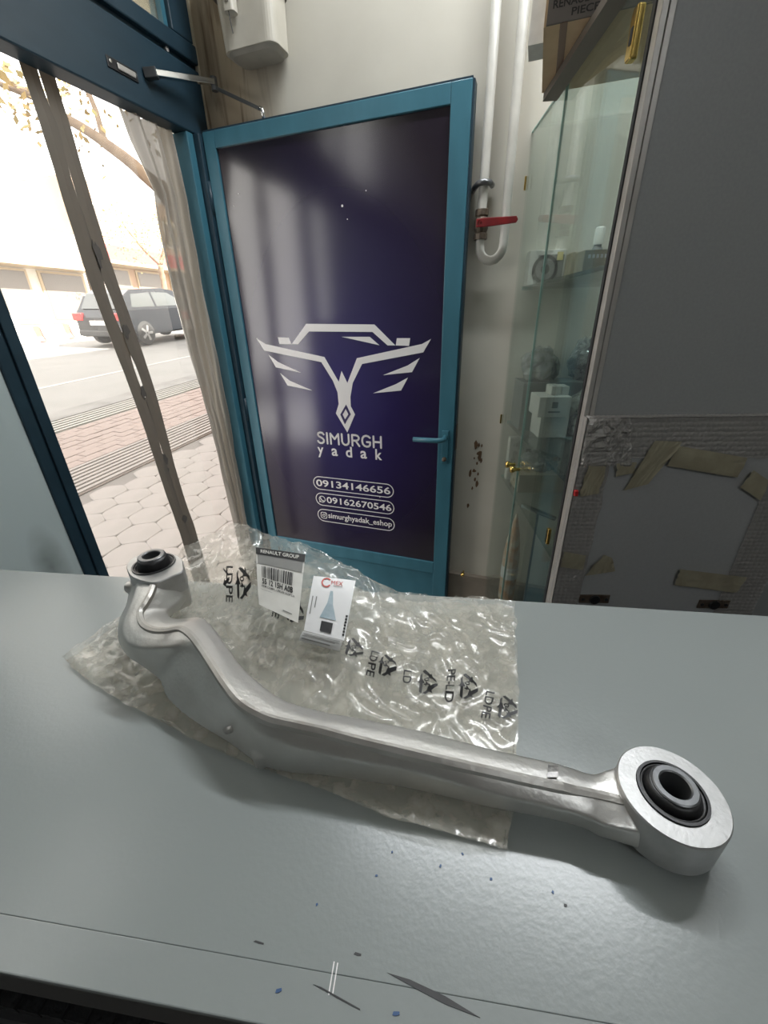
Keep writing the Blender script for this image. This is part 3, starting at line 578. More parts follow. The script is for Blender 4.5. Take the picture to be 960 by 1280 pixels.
# ------------------------------------------------------------------ door closer arm on the header beam, catch plate
jp = frame_pt(FRONT, -0.03, 0.075, 2.083); dp_ = frame_pt(DOOR, 0.222, 0.018, 1.976)
cl = empty('door_closer', frame_pt(FRONT, 0.14, 0.0, 2.05)); base = cl.location
tag(cl, 'grey metal door closer arm joining the beam to the blue door', 'door closer')
a0 = frame_pt(FRONT, 0.155, 0.022, 2.045) - base
def bar(name, p, q, w, h, m):
    p, q = Vector(p), Vector(q); dr = (q - p).normalized(); sd = dr.cross(Vector((0, 0, 1))).normalized(); up = sd.cross(dr)
    vs = [e + sd * sx * w / 2 + up * sz * h / 2 for e in (p, q) for sx, sz in ((-1, -1), (1, -1), (1, 1), (-1, 1))]
    return MB().add(vs, [(3, 2, 1, 0), (4, 5, 6, 7), (0, 1, 5, 4), (1, 2, 6, 5), (2, 3, 7, 6), (3, 0, 4, 7)]).build(name, m, cl, bevel=0.0015)
bar('main_arm', a0, jp - base, 0.018, 0.014, M['chrome'])
bar('mounting_foot', frame_pt(FRONT, 0.165, 0.0, 2.043) - base, frame_pt(FRONT, 0.15, 0.03, 2.046) - base, 0.02, 0.022, M['steel'])
bar('forearm', jp - base + Vector((0, 0, -0.012)), dp_ - base + Vector((-.01, .004, 0.022)), 0.010, 0.009, M['steel'])
MB().lathe([(0.0001, .012), (.010, .012), (.010, -.02), (0.0001, -.02)], tuple(jp - base), 12).build('elbow_pin', M['steel'], cl)
MB().tube([dp_ - base + Vector((-.012, .004, .024)), dp_ - base + Vector((-.003, .001, .02)), dp_ - base + Vector((0, 0, -0.004))], .006, 8).build('door_foot', M['chrome'], cl, smooth=True)
ctp = empty('catch_plate', frame_pt(FRONT, 0.24, 0.0, 2.025), FRONT[2]); tag(ctp, 'small worn metal catch plate on the dark blue beam', 'plate')
B('backing', M['steel_dk'], ctp, -0.045, 0.045, 0.0, 0.003, -0.012, 0.012, bevel=.002)
B('raised_tongue', M['edge_trim'], ctp, -0.035, 0.018, 0.003, 0.007, -0.007, 0.006, bevel=.002)
for k in (-0.036, 0.036): MB().lathe([(0.0001, .0055), (.004, .005), (.004, .003)], (k, 0, 0.002), 10, 'y').build('screw', M['chrome'], ctp)
sw = MB().lathe([(0.0001, .008), (.006, .007), (.006, 0)], (0, 0, 0), 10, 'y').build('screw_head', M['edge_trim']); sw.location = frame_pt(FRONT, 0.055, -0.012, 2.137); sw.rotation_euler = (0, 0, FRONT[2])
tag(sw, 'small pale screw head in the groove of the beam', 'screw')

# ------------------------------------------------------------------ plastic curtain in the doorway
cu = empty('plastic_door_curtain'); place(cu, FRONT); tag(cu, 'clear plastic sheet curtain hanging in the doorway with brown taped seam', 'curtain')
YC = -0.075
MB().grid(lambda u, v: (0.20 + u * 0.51, YC + 0.006 * math.sin(u * 9 + v) , 0.02 + v * 1.95), 24, 24).build('clear_sheet', M['film'], cu, smooth=True, fix=False)
prof = [(0.02, 0.10), (0.64, 0.117), (1.07, 0.146), (1.38, 0.176), (1.60, 0.186), (1.72, 0.180), (1.79, 0.170), (1.83, 0.186), (1.90, 0.215), (1.97, 0.235)]
def edge(z):
    for (z0, s0), (z1, s1) in zip(prof, prof[1:]):
        if z <= z1: k = (z - z0) / (z1 - z0); return s0 + (s1 - s0) * k
    return prof[-1][1]
def folds(u, v):
    z = 0.02 + v * 1.945; e = edge(z); s = 0.036 + (e - 0.036) * u
    y = YC + 0.02 + 0.010 * math.sin(u * 21 + 1.5 * math.sin(v * 5)) + 0.005 * math.sin(u * 47 + v * 9) + 0.006 * noise.noise(Vector((u * 5, v * 14, 0)))
    return (s + 0.003 * noise.noise(Vector((v * 22, u * 3, 2))), y, z)
MB().grid(folds, 50, 110).build('gathered_folds', M['curtain'], cu, smooth=True, fix=False)
def seam(side, name):
    mb = MB(); n = 90; rows = []
    for k in range(n + 1):
        v = k / n; z = 0.30 + v * 1.665
        c = 0.352 + 0.083 * max(0, min(1, (z - 0.70) / 1.25)) + 0.004 * math.sin(z * 9)
        hw = 0.039 - 0.004 * math.sin(z * 3) + 0.002 * noise.noise(Vector((z * 12, side, 0)))
        gap = -0.002
        for s0_, s1_ in ((1.875, 1.99), (1.69, 1.83), (1.40, 1.54), (1.20, 1.33), (0.97, 1.07)):
            if s0_ < z < s1_: gap = max(gap, 0.0042 * math.sin(PI * min(1, (z - s0_) / (s1_ - s0_))) ** .7 - .0006)
        if side < 0: a, b2 = c - hw, c - gap
        else: a, b2 = c + gap, c + hw
        y = YC + 0.012 + 0.004 * math.sin(z * 7 + side) + (0.0008 if side > 0 else 0)
        rows.append((a, b2, y, z))
    vs = []
    for a, b2, y, z in rows: vs += [(a, y, z), ((a + b2) / 2, y + .002, z), (b2, y, z), (b2, y - .0015, z), ((a + b2) / 2, y - .0005, z), (a, y - .0015, z)]
    fs = []
    for k in range(n):
        for j in range(6): fs.append((k * 6 + j, k * 6 + (j + 1) % 6, k * 6 + 6 + (j + 1) % 6, k * 6 + 6 + j))
    fs += [(0, 1, 2, 3, 4, 5), tuple(n * 6 + j for j in range(6))]
    return mb.add(vs, fs).build(name, M['sticky'], cu, smooth=False)
seam(-1, 'seam_tape'); seam(1, 'seam_tape')
for z, dx, hh in ((1.60, 0.0, .03), (1.22, 0.0, .02), (1.40, -0.01, .018), (0.99, 0.0, .02), (0.955, .008, .02), (0.75, .0, .015)):
    c = 0.352 + 0.083 * max(0, min(1, (z - 0.70) / 1.25)) + dx
    pts = [(c + 0.009 * math.cos(a) * (1 + .9 * noise.noise(Vector((a * 1.7, z * 9, 1)))), z + hh * math.sin(a) * (1 + .9 * noise.noise(Vector((a * 1.7, z * 9, 4))))) for a in [2 * PI * k / 14 for k in range(14)]]
    MB().prism(pts, 'y', YC + .0155, YC + .017).build('tape_stain', M['sticky_dk'], cu)

# ------------------------------------------------------------------ meter box, pipes, valve
mbx = empty('meter_box', frame_pt(WALL, 0.245, 0.0, 2.10), WALL[2]); tag(mbx, 'ivory plastic meter box hanging on the stained wall', 'meter')
def rbox(x0, x1, y0, y1, z0, z1, rr, taper=0.0, n=6):
    pts = []
    for cx, cy, a in ((x1 - rr, y1 - rr, 0), (x0 + rr, y1 - rr, PI / 2), (x0 + rr, y0 + rr, PI), (x1 - rr, y0 + rr, 1.5 * PI)):
        for k in range(n + 1): pts.append((cx + rr * math.cos(a + PI / 2 * k / n), cy + rr * math.sin(a + PI / 2 * k / n)))
    mb = MB(); N = len(pts); mx, my = (x0 + x1) / 2, y1
    vs = [(mx + (p - mx) * (1 - taper), my + (q - my) * (1 - taper), z0) for p, q in pts] + [(p, q, z1) for p, q in pts]
    return mb.add(vs, [tuple(range(N))[::-1], tuple(range(N, 2 * N))] + [(i, (i + 1) % N, N + (i + 1) % N, N + i) for i in range(N)])
rbox(-0.092, 0.088, -0.10, -0.002, 0.012, 0.120, .028, .05).build('case', M['ivory'], mbx, bevel=.006)
rbox(-0.080, 0.076, -0.092, -0.006, 0.004, 0.0125, .026, .10).build('bottom_cover', M['ivory_dk'], mbx, bevel=.003)
rbox(-0.100, 0.096, -0.108, -0.002, 0.120, 0.131, .03).build('rim', M['grey_seal'], mbx, bevel=.002)
rbox(-0.096, 0.092, -0.104, -0.002, 0.131, 0.30, .03).build('lid', M['ivory'], mbx, bevel=.004)
kn = rbox(-0.045, -0.013, -0.128, -0.10, 0.072, 0.142, .009).build('sealing_tab', M['ivory'], mbx, bevel=.003)
MB().tube([(-0.029, -0.125, 0.075), (-0.028, -0.124, 0.055), (-0.026, -0.122, 0.03)], .0012, 6).build('seal_wire', M['steel_dk'], kn)
B('tab_slot', M['grey_seal'], kn, -0.034, -0.024, -0.1295, -0.127, 0.088, 0.126)

gp = empty('gas_pipe', frame_pt(WALL, 0.945, 0.0, 1.55), WALL[2]); tag(gp, 'white painted gas pipe bent in a U with brass valve', 'pipe')
zc = 1.55
up = [(-0.033, -0.035, 2.9 - zc), (-0.033, -0.035, 1.66 - zc), (-0.033, -0.035, 1.61 - zc)]
for k in range(1, 8):
    a = PI + PI * k / 8; up.append((0.001 + 0.034 * math.cos(a), -0.035, 1.605 - zc + 0.038 * math.sin(a)))
up += [(0.035, -0.035, 1.61 - zc), (0.034, -0.035, 1.75 - zc), (0.030, -0.035, 2.9 - zc)]
MB().tube(up, .0125, 16).build('pipe', M['pipe'], gp, smooth=True)
vb = MB().lathe([(.0128, -.036), (.019, -.036), (.019, -.022), (.016, -.020), (.020, -.010), (.020, .010), (.016, .020), (.019, .022), (.019, .036), (.0128, .036)], (-0.033, -0.035, 1.657 - zc), 12).build('valve_body', M['rusty'], gp)
vb['label'] = 'tarnished brass valve body'
MB().lathe([(0.0001, -.032), (.007, -.032), (.008, -.018), (.008, 0)], (-0.033, -0.037, 1.657 - zc), 10, 'y').build('spindle_nut', M['chrome'], vb)
lv = MB().prism([(-0.033 - .010, 1.657 - zc - .010), (-0.033 + .010, 1.657 - zc - .011), (0.066, 1.657 - zc - .0075), (0.071, 1.657 - zc), (0.066, 1.657 - zc + .0085), (-0.033 + .010, 1.657 - zc + .011), (-0.033 - .010, 1.657 - zc + .010)], 'y', -.069, -.064).build('red_lever', M['red'], gp, bevel=.0015)
lv['label'] = 'red lever of the valve'
cp = MB().tube([(-0.068, -0.004, 1.745 - zc), (-0.058, -.03, 1.748 - zc), (-0.045, -.049, 1.752 - zc), (-0.030, -.0515, 1.753 - zc), (-0.016, -.044, 1.752 - zc), (-.013, -.01, 1.752 - zc)], .0075, 8).build('pipe_clamp', M['steel'], gp, smooth=True)
tap = empty('wall_stud', frame_pt(WALL, 0.935, 0.0, 0.43), WALL[2]); tag(tap, 'tiny brass stud on the brown skirting', 'stud')
MB().lathe([(0.0001, -.055), (.006, -.055), (.008, -.04), (.004, -.035), (.004, -.02)], (0, 0, 0.03), 10, 'y').build('stud_head', M['brass'], tap, smooth=True)
rs = mat('rust_flake', (0.13, 0.075, 0.04), 0.8)
for i in range(16):
    x, z = 0.955 + random.gauss(0, .013), 0.93 + random.gauss(0, .07); q = random.uniform(.003, .009); hgt = random.uniform(1, 3)
    pts = [(x + q * math.cos(a) * random.uniform(.5, 1.1), z + q * hgt * math.sin(a) * random.uniform(.5, 1.1)) for a in [2 * PI * k / 7 for k in range(7)]]
    MB().prism(pts, 'y', -.0015, .001).build('rust_flake', rs, wall_back)

# ------------------------------------------------------------------ glass display cabinet with grey side panel
cb = empty('display_cabinet'); place(cb, CAB); tag(cb, 'tall glass-fronted display cabinet with plain grey side panel and brass hinges', 'cabinet')
CL, CD, GT = 0.625, 0.60, 1.856
sp = B('side_panel', M['grey_panel'], cb, -0.018, -0.001, -CD, -0.022, 0.0, 2.25); sp['label'] = 'plain grey laminate side panel'
B('edge_strip', M['edge_trim'], cb, -0.0195, -0.003, -0.0215, -0.0125, 0.0, 2.25, bevel=.001)
B('edge_strip', M['edge_trim'], cb, -0.0195, -0.003, -0.0115, -0.0025, 0.0, 2.25, bevel=.001)
B('carton_flap_strip', mat('brown_flap', (.17, .145, .12), .6), cb, 0.05, .407, .0025, .033, GT - .010, GT + .004)  # solid strip for the carton's bottom flap and its reflection in the glass
B('glass_top', M['glass'], cb, 0.0, CL - .02, -CD + .02, -.013, GT + .008, GT + .014)
B('edge_groove', M['dark_grey'], cb, -0.016, -0.003, -0.0125, -0.0115, 0.0, 2.25)
B('gasket', M['dark_grey'], cb, -0.003, 0.006, -0.008, -0.0005, 0.0, 2.25)
B('back_panel', mat('cabinet_back', (0.45, 0.47, 0.46), 0.5), cb, 0.0, CL, -CD, -CD + .015, 0.05, GT)
B('base', M['dark_grey'], cb, 0.0, CL - .02, -CD + .015, -0.012, 0.0, 0.06)
g1 = B('glass_door', M['glass'], cb, 0.007, 0.352, -0.004, 0.001, 0.06, GT); g2 = B('glass_door', M['glass'], cb, 0.356, CL, -0.004, 0.001, 0.06, GT)
B('door_edge_line', M['glass_edge'], cb, 0.3525, 0.3545, -0.004, 0.0015, 0.06, GT)
B('top_edge_line', M['glass_edge'], g2, 0.356, CL, -0.004, 0.0012, GT, GT + .003)
SHZ = [1.497, 1.092, 0.895, 0.42]
for z in SHZ:
    s_ = B('glass_shelf', M['glass'], cb, 0.01, CL - .025, -CD + .03, -0.015, z - .008, z)
    B('shelf_edge', M['glass_edge'], s_, CL - .0265, CL - .0245, -CD + .03, -0.015, z - .009, z + .001)
def cab_hinge(x, z, big):
    k = big
    h = MB().prism([(x - .012 * k, z - .040 * k), (x + .010 * k, z - .040 * k), (x + .016 * k, z - .03 * k), (x + .016 * k, z + .03 * k), (x + .010 * k, z + .04 * k), (x - .012 * k, z + .04 * k)], 'y', .0012, .017 * k).build('brass_hinge', M['brass'], cb, bevel=.003 * k)
    MB().box(x - .006 * k, x + .004 * k, .0165 * k, .0185 * k, z - .016 * k, z + .010 * k).build('hinge_slot', M['steel_dk'], h)
cab_hinge(0.030, 1.782, .72); cab_hinge(0.030, 0.955, .5)
for z in (1.75, 1.096): cab_hinge(CL - .008, z, .4)
for x, z in ((0.385, 1.008), (0.33, 1.012)):
    MB().lathe([(.005, .001), (.005, .012), (.009, .018), (.0105, .024), (.009, .029), (.0001, .030)], (x, 0, z), 20, 'y').build('brass_knob', M['brass'], cb, smooth=True)

# things on the shelves (faces towards the counter)
def cpart(o): o.location = (CAB[0], CAB[1], 0); o.rotation_euler = (0, 0, CAB[2]); return o
def carton(name, label, x, dx, y0, y1, z0, z1, m, cat='box'):
    t_ = empty(name, frame_pt(CAB, x, (y0 + y1) / 2, z0), CAB[2]); tag(t_, label, cat); hy = abs(y1 - y0) / 2; h = z1 - z0
    B('carton_body', m, t_, 0, dx, -hy, hy, 0, h, bevel=.0015)
    B('flap_seam', M['grey_ink'], t_, 0.001, dx - .001, -.0008, .0008, h, h + .0006)
    return t_, hy, h
S1, S2, S3, S4 = SHZ
t_, hy, h = carton('filter_box', 'box with a round tyre picture on the upper glass shelf', .56, .04, -.018, -.118, S1, S1 + .088, M['paper'])
MB().prism([(-hy + .004, .002), (hy - .024, .002), (hy - .024, h - .012), (-hy + .004, h - .012)], 'x', -.001, .0005).build('dark_print', M['grey_ink'], t_)
for ra, rb, mm, xx_ in ((.0001, .036, M['dark_grey'], -.0022), (.0001, .027, M['grey_ink'], -.0030), (.0001, .012, M['dark_grey'], -.0036)):
    MB().lathe([(ra, xx_), (rb, xx_ + .0004), (rb, 0)], (0, .004, h * .46), 28, 'x').build('tyre_print', mm, t_)
B('yellow_sticker', mat('yellow_sticker', (0.7, 0.6, 0.25), .5), t_, -.002, 0, -hy + .008, -hy + .024, h - .026, h - .006)
t_, hy, h = carton('label_carton', 'narrow carton with white label on the upper glass shelf', .51, .05, -.120, -.156, S1, S1 + .075, M['tan'])
B('white_label', M['paper_white'], t_, -.001, 0, -hy + .004, .004, .012, .045); B('white_label', M['paper_white'], t_, -.001, 0, -hy + .006, hy - .01, .002, .010)
t_, hy, h = carton('grey_carton', 'small dark grey carton between tan cartons on the shelf', .49, .05, -.160, -.190, S1, S1 + .056, M['dark_grey'])
B('white_label', M['grey_ink'], t_, -.001, 0, -hy + .004, hy - .004, .036, .042)
t_, hy, h = carton('tan_carton', 'wide tan carton with pale lettering on the upper shelf', .40, .06, -.110, -.190, S1, S1 + .066, M['tan'])
for k in range(6): B('pale_print', M['print_white'], t_, -.0008, 0, hy - .010 - k * .010, hy - .016 - k * .010, h - .018, h - .010)
bt = empty('spray_bottle', frame_pt(CAB, .50, -.178, S1)); tag(bt, 'small bottle with white cap behind the tan carton', 'bottle')
MB().lathe([(.0001, 0), (.017, 0), (.018, .004), (.018, .070), (.010, .084), (.009, .09), (.0001, .09)], n=20).build('bottle_body', M['grey_ink'], bt, smooth=True)
MB().lathe([(.0125, .088), (.0125, .124), (.010, .128), (.0001, .128)], n=20).build('cap', M['white_card'], bt, smooth=True)
# wrapped parts on the second shelf
def lump(name, label, cat, x, y, z, rx, ry, rz, m, seed, amp=.35, wrap=True):
    o = MB(); nu, nv = 28, 18
    def fn(u, v):
        a = u * 2 * PI; p = (v - .5) * PI; n_ = Vector((math.cos(a) * math.cos(p), math.sin(a) * math.cos(p), math.sin(p)))
        k = 1 + amp * noise.fractal(n_ * 1.6 + Vector((seed, seed * 2, 0)), 1.0, 2.0, 4)
        q = n_ * k; return (q.x * rx, q.y * ry, max(q.z * rz, -rz * .72))
    t_ = empty(name, frame_pt(CAB, x, y, z + rz * .72), CAB[2]); tag(t_, label, cat)
    o.grid(fn, nu, nv).build('wrapped_part', m, t_, smooth=False, fix=False)
    if wrap:
        w_ = MB().grid(lambda u, v: tuple(c * (1.07 + .05 * noise.noise(Vector((u * 9, v * 9, seed)))) for c in fn(u, v)[:2]) + (fn(u, v)[2] * 1.06,), nu, nv).build('clear_wrap', M['clear_pack'], t_, fix=False)
        w_.location.z = 0.003
    return t_
t_, hy, h = carton('parts_box', 'dark grey-green parts box carrying the wrapped rubber parts', .47, .11, -.02, -.30, S2, S2 + .145, mat('parts_box_grey', (.14, .16, .155), .6))
B('paper_label', M['paper'], t_, -.001, 0, -.02, .04, .05, .09)
lump('wrapped_rubber_part', 'dark rubber part in clear wrapping on the grey-green box', 'package', .525, -.075, S2 + .146, .05, .05, .052, M['fabric_dk'], 1, .25)
lump('wrapped_boot', 'dark fabric-like part behind the wrapped rubber part', 'package', .525, -.22, S2 + .146, .045, .05, .065, M['fabric_dk'], 5)
lump('wrapped_gasket', 'pale ring part in crinkled clear bag beside the white boxes', 'package', .40, -.190, S2, .04, .045, .075, M['white_card'], 9)
# white boxes, stacked on the third shelf
def stack_box(label, x, dx, y0, y1, z0, z1, emblem=False):
    t_, hy, h = carton('white_box', label, x, dx, y0, y1, z0, z1, M['white_card'])
    if emblem:
        B('printed_mark', M['grey_ink'], t_, -.0008, 0, -.008, .008, h * .45, h * .75); B('printed_line', M['grey_ink'], t_, -.0008, 0, -.016, .016, h * .22, h * .3)
    t_['group'] = 'white boxes in the cabinet'; return t_
stack_box('pale box at the bottom of the small stack on second shelf', .38, .09, -.055, -.135, S2, S2 + .064)
stack_box('white box with printed mark in the middle of the stack', .36, .09, -.038, -.126, S2 + .065, S2 + .065 + .056, True)
stack_box('small white box on top of the stack, nearer the hinge side', .385, .05, -.075, -.102, S2 + .1215, S2 + .146)
stack_box('small white box on top of the stack, nearer the back', .385, .05, -.105, -.124, S2 + .1215, S2 + .145)
t_ = stack_box('flat white box with emblem leaning by the wall side', .55, .03, -.02, -.15, S3 + .0, S3 + .15, True)
lump('clear_plastic_bundle', 'bundle of crinkled clear plastic on the low tan tray', 'package', .49, -.105, S3 + .0635, .05, .06, .030, M['clear_pack'], 13, .5, False)
t_, hy, h = carton('parts_tray', 'low tan parts tray on the third glass shelf', .43, .10, -.03, -.175, S3, S3 + .062, M['tan'])
tb = empty('chrome_tube', frame_pt(CAB, .40, -.04, S4 + .36), CAB[2]); tag(tb, 'polished chrome tube standing across the lower cabinet space', 'tube')
MB().tube([(0, 0, 0.085), (-.01, -.11, .04)], .0085, 14).build('tube_body', M['chrome'], tb, smooth=True)
MB().tube([(-.006, -.055, -.36), (-.006, -.055, .055)], .004, 8).build('tube_stand', M['steel'], tb)
MB().lathe([(.0001, 0), (.03, 0), (.03, .006), (.0001, .006)], (-.006, -.055, -.36), 20).build('stand_foot', M['steel'], tb)
cn = empty('cone_packet', frame_pt(CAB, .50, -.06, S4), CAB[2]); tag(cn, 'orange and white pointed packet standing in the lower cabinet', 'packet')
MB().lathe([(.0001, 0), (.030, 0), (.030, .20), (.022, .27), (.004, .36), (.0001, .365)], n=14).build('packet_body', M['orange'], cn)
MB().lathe([(.0302, .10), (.0308, .10), (.0308, .15), (.0302, .15)], n=14).build('white_band', M['paper_white'], cn)
t_, hy, h = carton('beige_packet', 'beige upright packet at the foot of the cabinet', .48, .05, -.035, -.115, .06, .34, M['tan'])
B('white_label', M['paper_white'], t_, -.001, 0, -hy + .01, hy - .02, .16, .24)
# open carton overhanging the cabinet top
cx = empty('cardboard_carton', frame_pt(CAB, 0.292, 0.066, GT + .0045), CAB[2] - R(16)); tag(cx, 'brown cardboard carton with dark printed side on top of glass cabinet', 'box')
B('carton_base', M['card'], cx, -.12, .12, -.30, 0.0, 0.0, 0.006)
B('printed_side', M['card_dk'], cx, -.124, -.12, -.30, 0.0, 0.0, .24)
B('front_side', M['card'], cx, -.12, .12, 0.0, .004, 0.0, .24); B('rear_side', M['card'], cx, -.12, .12, -.304, -.30, 0, .24); B('far_side', M['card'], cx, .12, .124, -.30, 0.0, 0, .24)
B('seam_tape', M['card_tape'], cx, -.122, .122, -.034, -.022, -.0008, 0.0)
MB().prism([(-.02, .0), (-.075, .0), (-.06, .07), (-.03, .06)], 'y', .004, .030).build('corner_flap', M['paper'], cx)
for k, (tx, z0, z1, a, c) in enumerate((('PIECES', .030, .0395, -.020, -.070), ('RENAULT', .0175, .0275, -.008, -.072), ('PIECES', .005, .0145, -.038, -.088))):
    vs, fs, _ = text_mesh(tx, .02)
    MB().add([(-.1246, a - q[0] * (a - c) if False else a + (c - a) * q[0], z0 + q[1] * (z1 - z0)) for q in vs], fs).build('lettering', mat('carton_ink', (0.035, .03, .028), .7) if k == 0 else bpy.data.materials['carton_ink'], cx, fix=False)

# ------------------------------------------------------------------ bubble-wrapped board against the cabinet side
bw = empty('wrapped_board'); place(bw, CAB); tag(bw, 'grey board edged in bubble wrap and packing tape against the cabinet side', 'board')
XB = -0.020
B('board', mat('board_grey', (0.36, 0.367, 0.367), 0.42, col2=(0.38, 0.388, 0.388), scale=220), bw, XB - .014, XB, -.455, -.006, 0.02, 1.235)
def wrap_strip(name, y0, y1, z0, z1, th=.0015, seed=0):
    def fn(u, v):
        y = y0 + (y1 - y0) * u; z = z0 + (z1 - z0) * v
        b_ = .0018 * abs(math.sin((y + (.0048 if int(z * 330 / PI) % 2 else 0)) * 330)) * abs(math.sin(z * 330)); cr = .002 * noise.noise(Vector((y * 30, z * 30, seed)))
        ed = .004 * noise.noise(Vector((z * 25 if abs(z1 - z0) > abs(y1 - y0) else y * 25, 7, seed)))
        if abs(z1 - z0) > abs(y1 - y0): y += ed * (1 if u > .99 else 0)
        else: z += ed * (1 if v < .01 else 0)
        return (XB - .014 - th - b_ - cr * .5, y, z)
    nu = max(8, int(abs(y1 - y0) / .0045)); nv = max(8, int(abs(z1 - z0) / .0045))
    return MB().grid(fn, nu, nv).build(name, M['bubble'], bw, smooth=True, fix=False)
wrap_strip('bubble_wrap_side', -.004, -.064, .55, 1.243, seed=1)
wrap_strip('bubble_wrap_top', -.004, -.46, 1.165, 1.243, th=.0028, seed=2)
wrap_strip('bubble_wrap_side', -.372, -.46, .55, 1.17, seed=3)
MB().grid(lambda u, v: (XB - .016 + u * .018, -.0035 + .0012 * abs(math.sin(v * 230)) + .002 * math.sin(u * PI), .55 + v * .695), 6, 150).build('bubble_wrap_edge', mat('wrap_edge', (0.34, .325, .31), .35, bump=.6, bscale=120), bw, smooth=True, fix=False)
MB().grid(lambda u, v: (XB - .016 + u * .018, -.004 - v * .455, 1.243 + .0012 * abs(math.sin(v * 150)) + .002 * math.sin(u * PI)), 6, 120).build('bubble_wrap_edge', bpy.data.materials['wrap_edge'], bw, smooth=True, fix=False)
def crumple(u, v):
    y = -.004 - u * .075 - .025 * (1 - v) * (u > .3); z = 1.150 + v * .094
    return (XB - .0185 - .012 * abs(noise.noise(Vector((u * 4, v * 4, 3)))) - .004 * abs(noise.noise(Vector((u * 13, v * 13, 4)))), y, z)
MB().grid(crumple, 26, 26).build('crumpled_corner', M['bubble'], bw, fix=False)
def tape(quad, seed, m='masking'):
    q = [Vector((0, a, b_)) for a, b_ in quad]
    def fn(u, v):
        p = (q[0] * (1 - u) + q[1] * u) * (1 - v) + (q[3] * (1 - u) + q[2] * u) * v
        k = .0015 * noise.noise(Vector((u * 5, v * 5, seed))) + (.004 * noise.noise(Vector((u * 3, v * 7, seed))) if u in (0, 1) else 0)
        e = .005 * noise.noise(Vector((v * 9, u * 9, seed))) if u < .01 or u > .99 else 0
        return (XB - .0195 - abs(k), p.y + e, p.z)
    return MB().grid(fn, 10, 6).build('packing_tape', M[m], bw, fix=False)
tape([(-.118, 1.155), (-.162, 1.158), (-.150, 1.225 - .03), (-.105, 1.115)][0:0] or [(-.100, 1.098), (-.145, 1.112), (-.185, 1.198), (-.135, 1.200)], 1)
tape([(-.170, 1.150), (-.310, 1.125), (-.315, 1.165), (-.180, 1.190)], 2)
tape([(-.078, 1.128), (-.112, 1.136), (-.110, 1.158), (-.074, 1.155)], 3)
tape([(-.018, 1.085), (-.054, 1.092), (-.056, 1.156), (-.020, 1.158)], 4)
tape([(-.006, .915), (-.056, .908), (-.056, .945), (-.008, .955)], 5)
tape([(-.062, .892), (-.126, .905), (-.112, .940), (-.092, .948)], 6)
tape([(-.262, .870), (-.400, .850), (-.410, .892), (-.262, .912)], 7)
tape([(-.322, 1.105), (-.372, 1.075), (-.372, 1.118), (-.335, 1.140)], 8)
for y, z in ((-.098, .826), (-.366, .815)):
    k = B('lock_plate', M['rusty'], bw, XB - .0175, XB - .014, y - .034, y + .034, z - .011, z + .012, bevel=.0015)
    MB().lathe([(.0001, -.004), (.011, -.004), (.012, 0)], (XB - .0175, y, z), 14, 'x').build('lock_hole', M['black'], k)
    for dy in (-.026, .026): MB().lathe([(.0001, -.0015), (.004, -.0012), (.004, 0)], (XB - .0175, y + dy, z), 10, 'x').build('screw', M['steel_dk'], k)
B('red_seal', M['tail_red'], bw, XB - .026, XB - .018, -.010, -.003, 1.088, 1.100, bevel=.001)

# ------------------------------------------------------------------ forged suspension arm
arm = empty('suspension_arm', (0.176, 0.150, TOP_Z)); AO = Vector(arm.location)
tag(arm, 'forged aluminium suspension arm with a rubber bushing at each end, lying on the counter', 'suspension arm')
def crom(P, t_):
    n = len(P) - 1; i = min(int(t_), n - 1); f = t_ - i
    p0, p1, p2, p3 = P[max(i - 1, 0)], P[i], P[i + 1], P[min(i + 2, n)]
    return 0.5 * ((2 * p1) + (p2 - p0) * f + (2 * p0 - 5 * p1 + 4 * p2 - p3) * f * f + (3 * p1 - p0 - 3 * p2 + p3) * f ** 3)
RG = [Vector(s[0]) for s in ARM_STATIONS]; FA = [Vector(s[1]) for s in ARM_STATIONS]; CR = [Vector(s[2]) for s in ARM_STATIONS]; NE = [Vector(s[3]) for s in ARM_STATIONS]
sec = []; SUB = 5; NS = (len(RG) - 1) * SUB
for k in range(NS + 1):
    t_ = k / SUB; rg, fa, cr, ne = (crom(Q, t_) for Q in (RG, FA, CR, NE))
    low = max(TOP_Z + .0035, ne.z - .006)
    n2 = ne.lerp(fa, .30); n2.z = low
    f2 = fa.lerp(ne, .12); f2.z = max(low + .004, fa.z - .026)
    f1 = fa.copy(); f1.z = fa.z - .008
    rl = rg.copy(); rl.z -= .0015
    m1 = cr.lerp(ne, .5); m1.z += .002
    sec.append([rl, rg.lerp(cr, .55), cr, m1, ne, n2, f2, f1, fa, fa.lerp(rg, .5)])
sw_ = MB(); n = len(sec[0])
sw_.v = [tuple(p) for s in sec for p in s]
for k in range(NS):
    for j in range(n): sw_.f.append((k * n + j, k * n + (j + 1) % n, k * n + n + (j + 1) % n, k * n + n + j))
sw_.f += [tuple(range(n))[::-1], tuple(NS * n + j for j in range(n))]
EC = Vector((0.1755, 0.1500, 0)); ER = 0.0305
LC = sum((Vector((a, b_, 0)) for a, b_ in EYE_OUTLINE), Vector()) / len(EYE_OUTLINE)
sw_.lathe([(.0205, .012), (ER - .0012, .012), (ER - .0012, .0385), (.0205, .0385), (.0205, .012)], (EC.x, EC.y, TOP_Z), 40)
sm_out = []
for i in range(len(EYE_OUTLINE) * 4):
    P = [Vector((a, b_, 0)) for a, b_ in EYE_OUTLINE]; N = len(P); k, f = i // 4, (i % 4) / 4
    p0, p1, p2, p3 = P[k - 1], P[k], P[(k + 1) % N], P[(k + 2) % N]
    sm_out.append(0.5 * ((2 * p1) + (p2 - p0) * f + (2 * p0 - 5 * p1 + 4 * p2 - p3) * f * f + (3 * p1 - p0 - 3 * p2 + p3) * f ** 3))
bc = Vector((-0.2455, 0.3655, 0)); o_ = len(sw_.v); NN = len(sm_out)
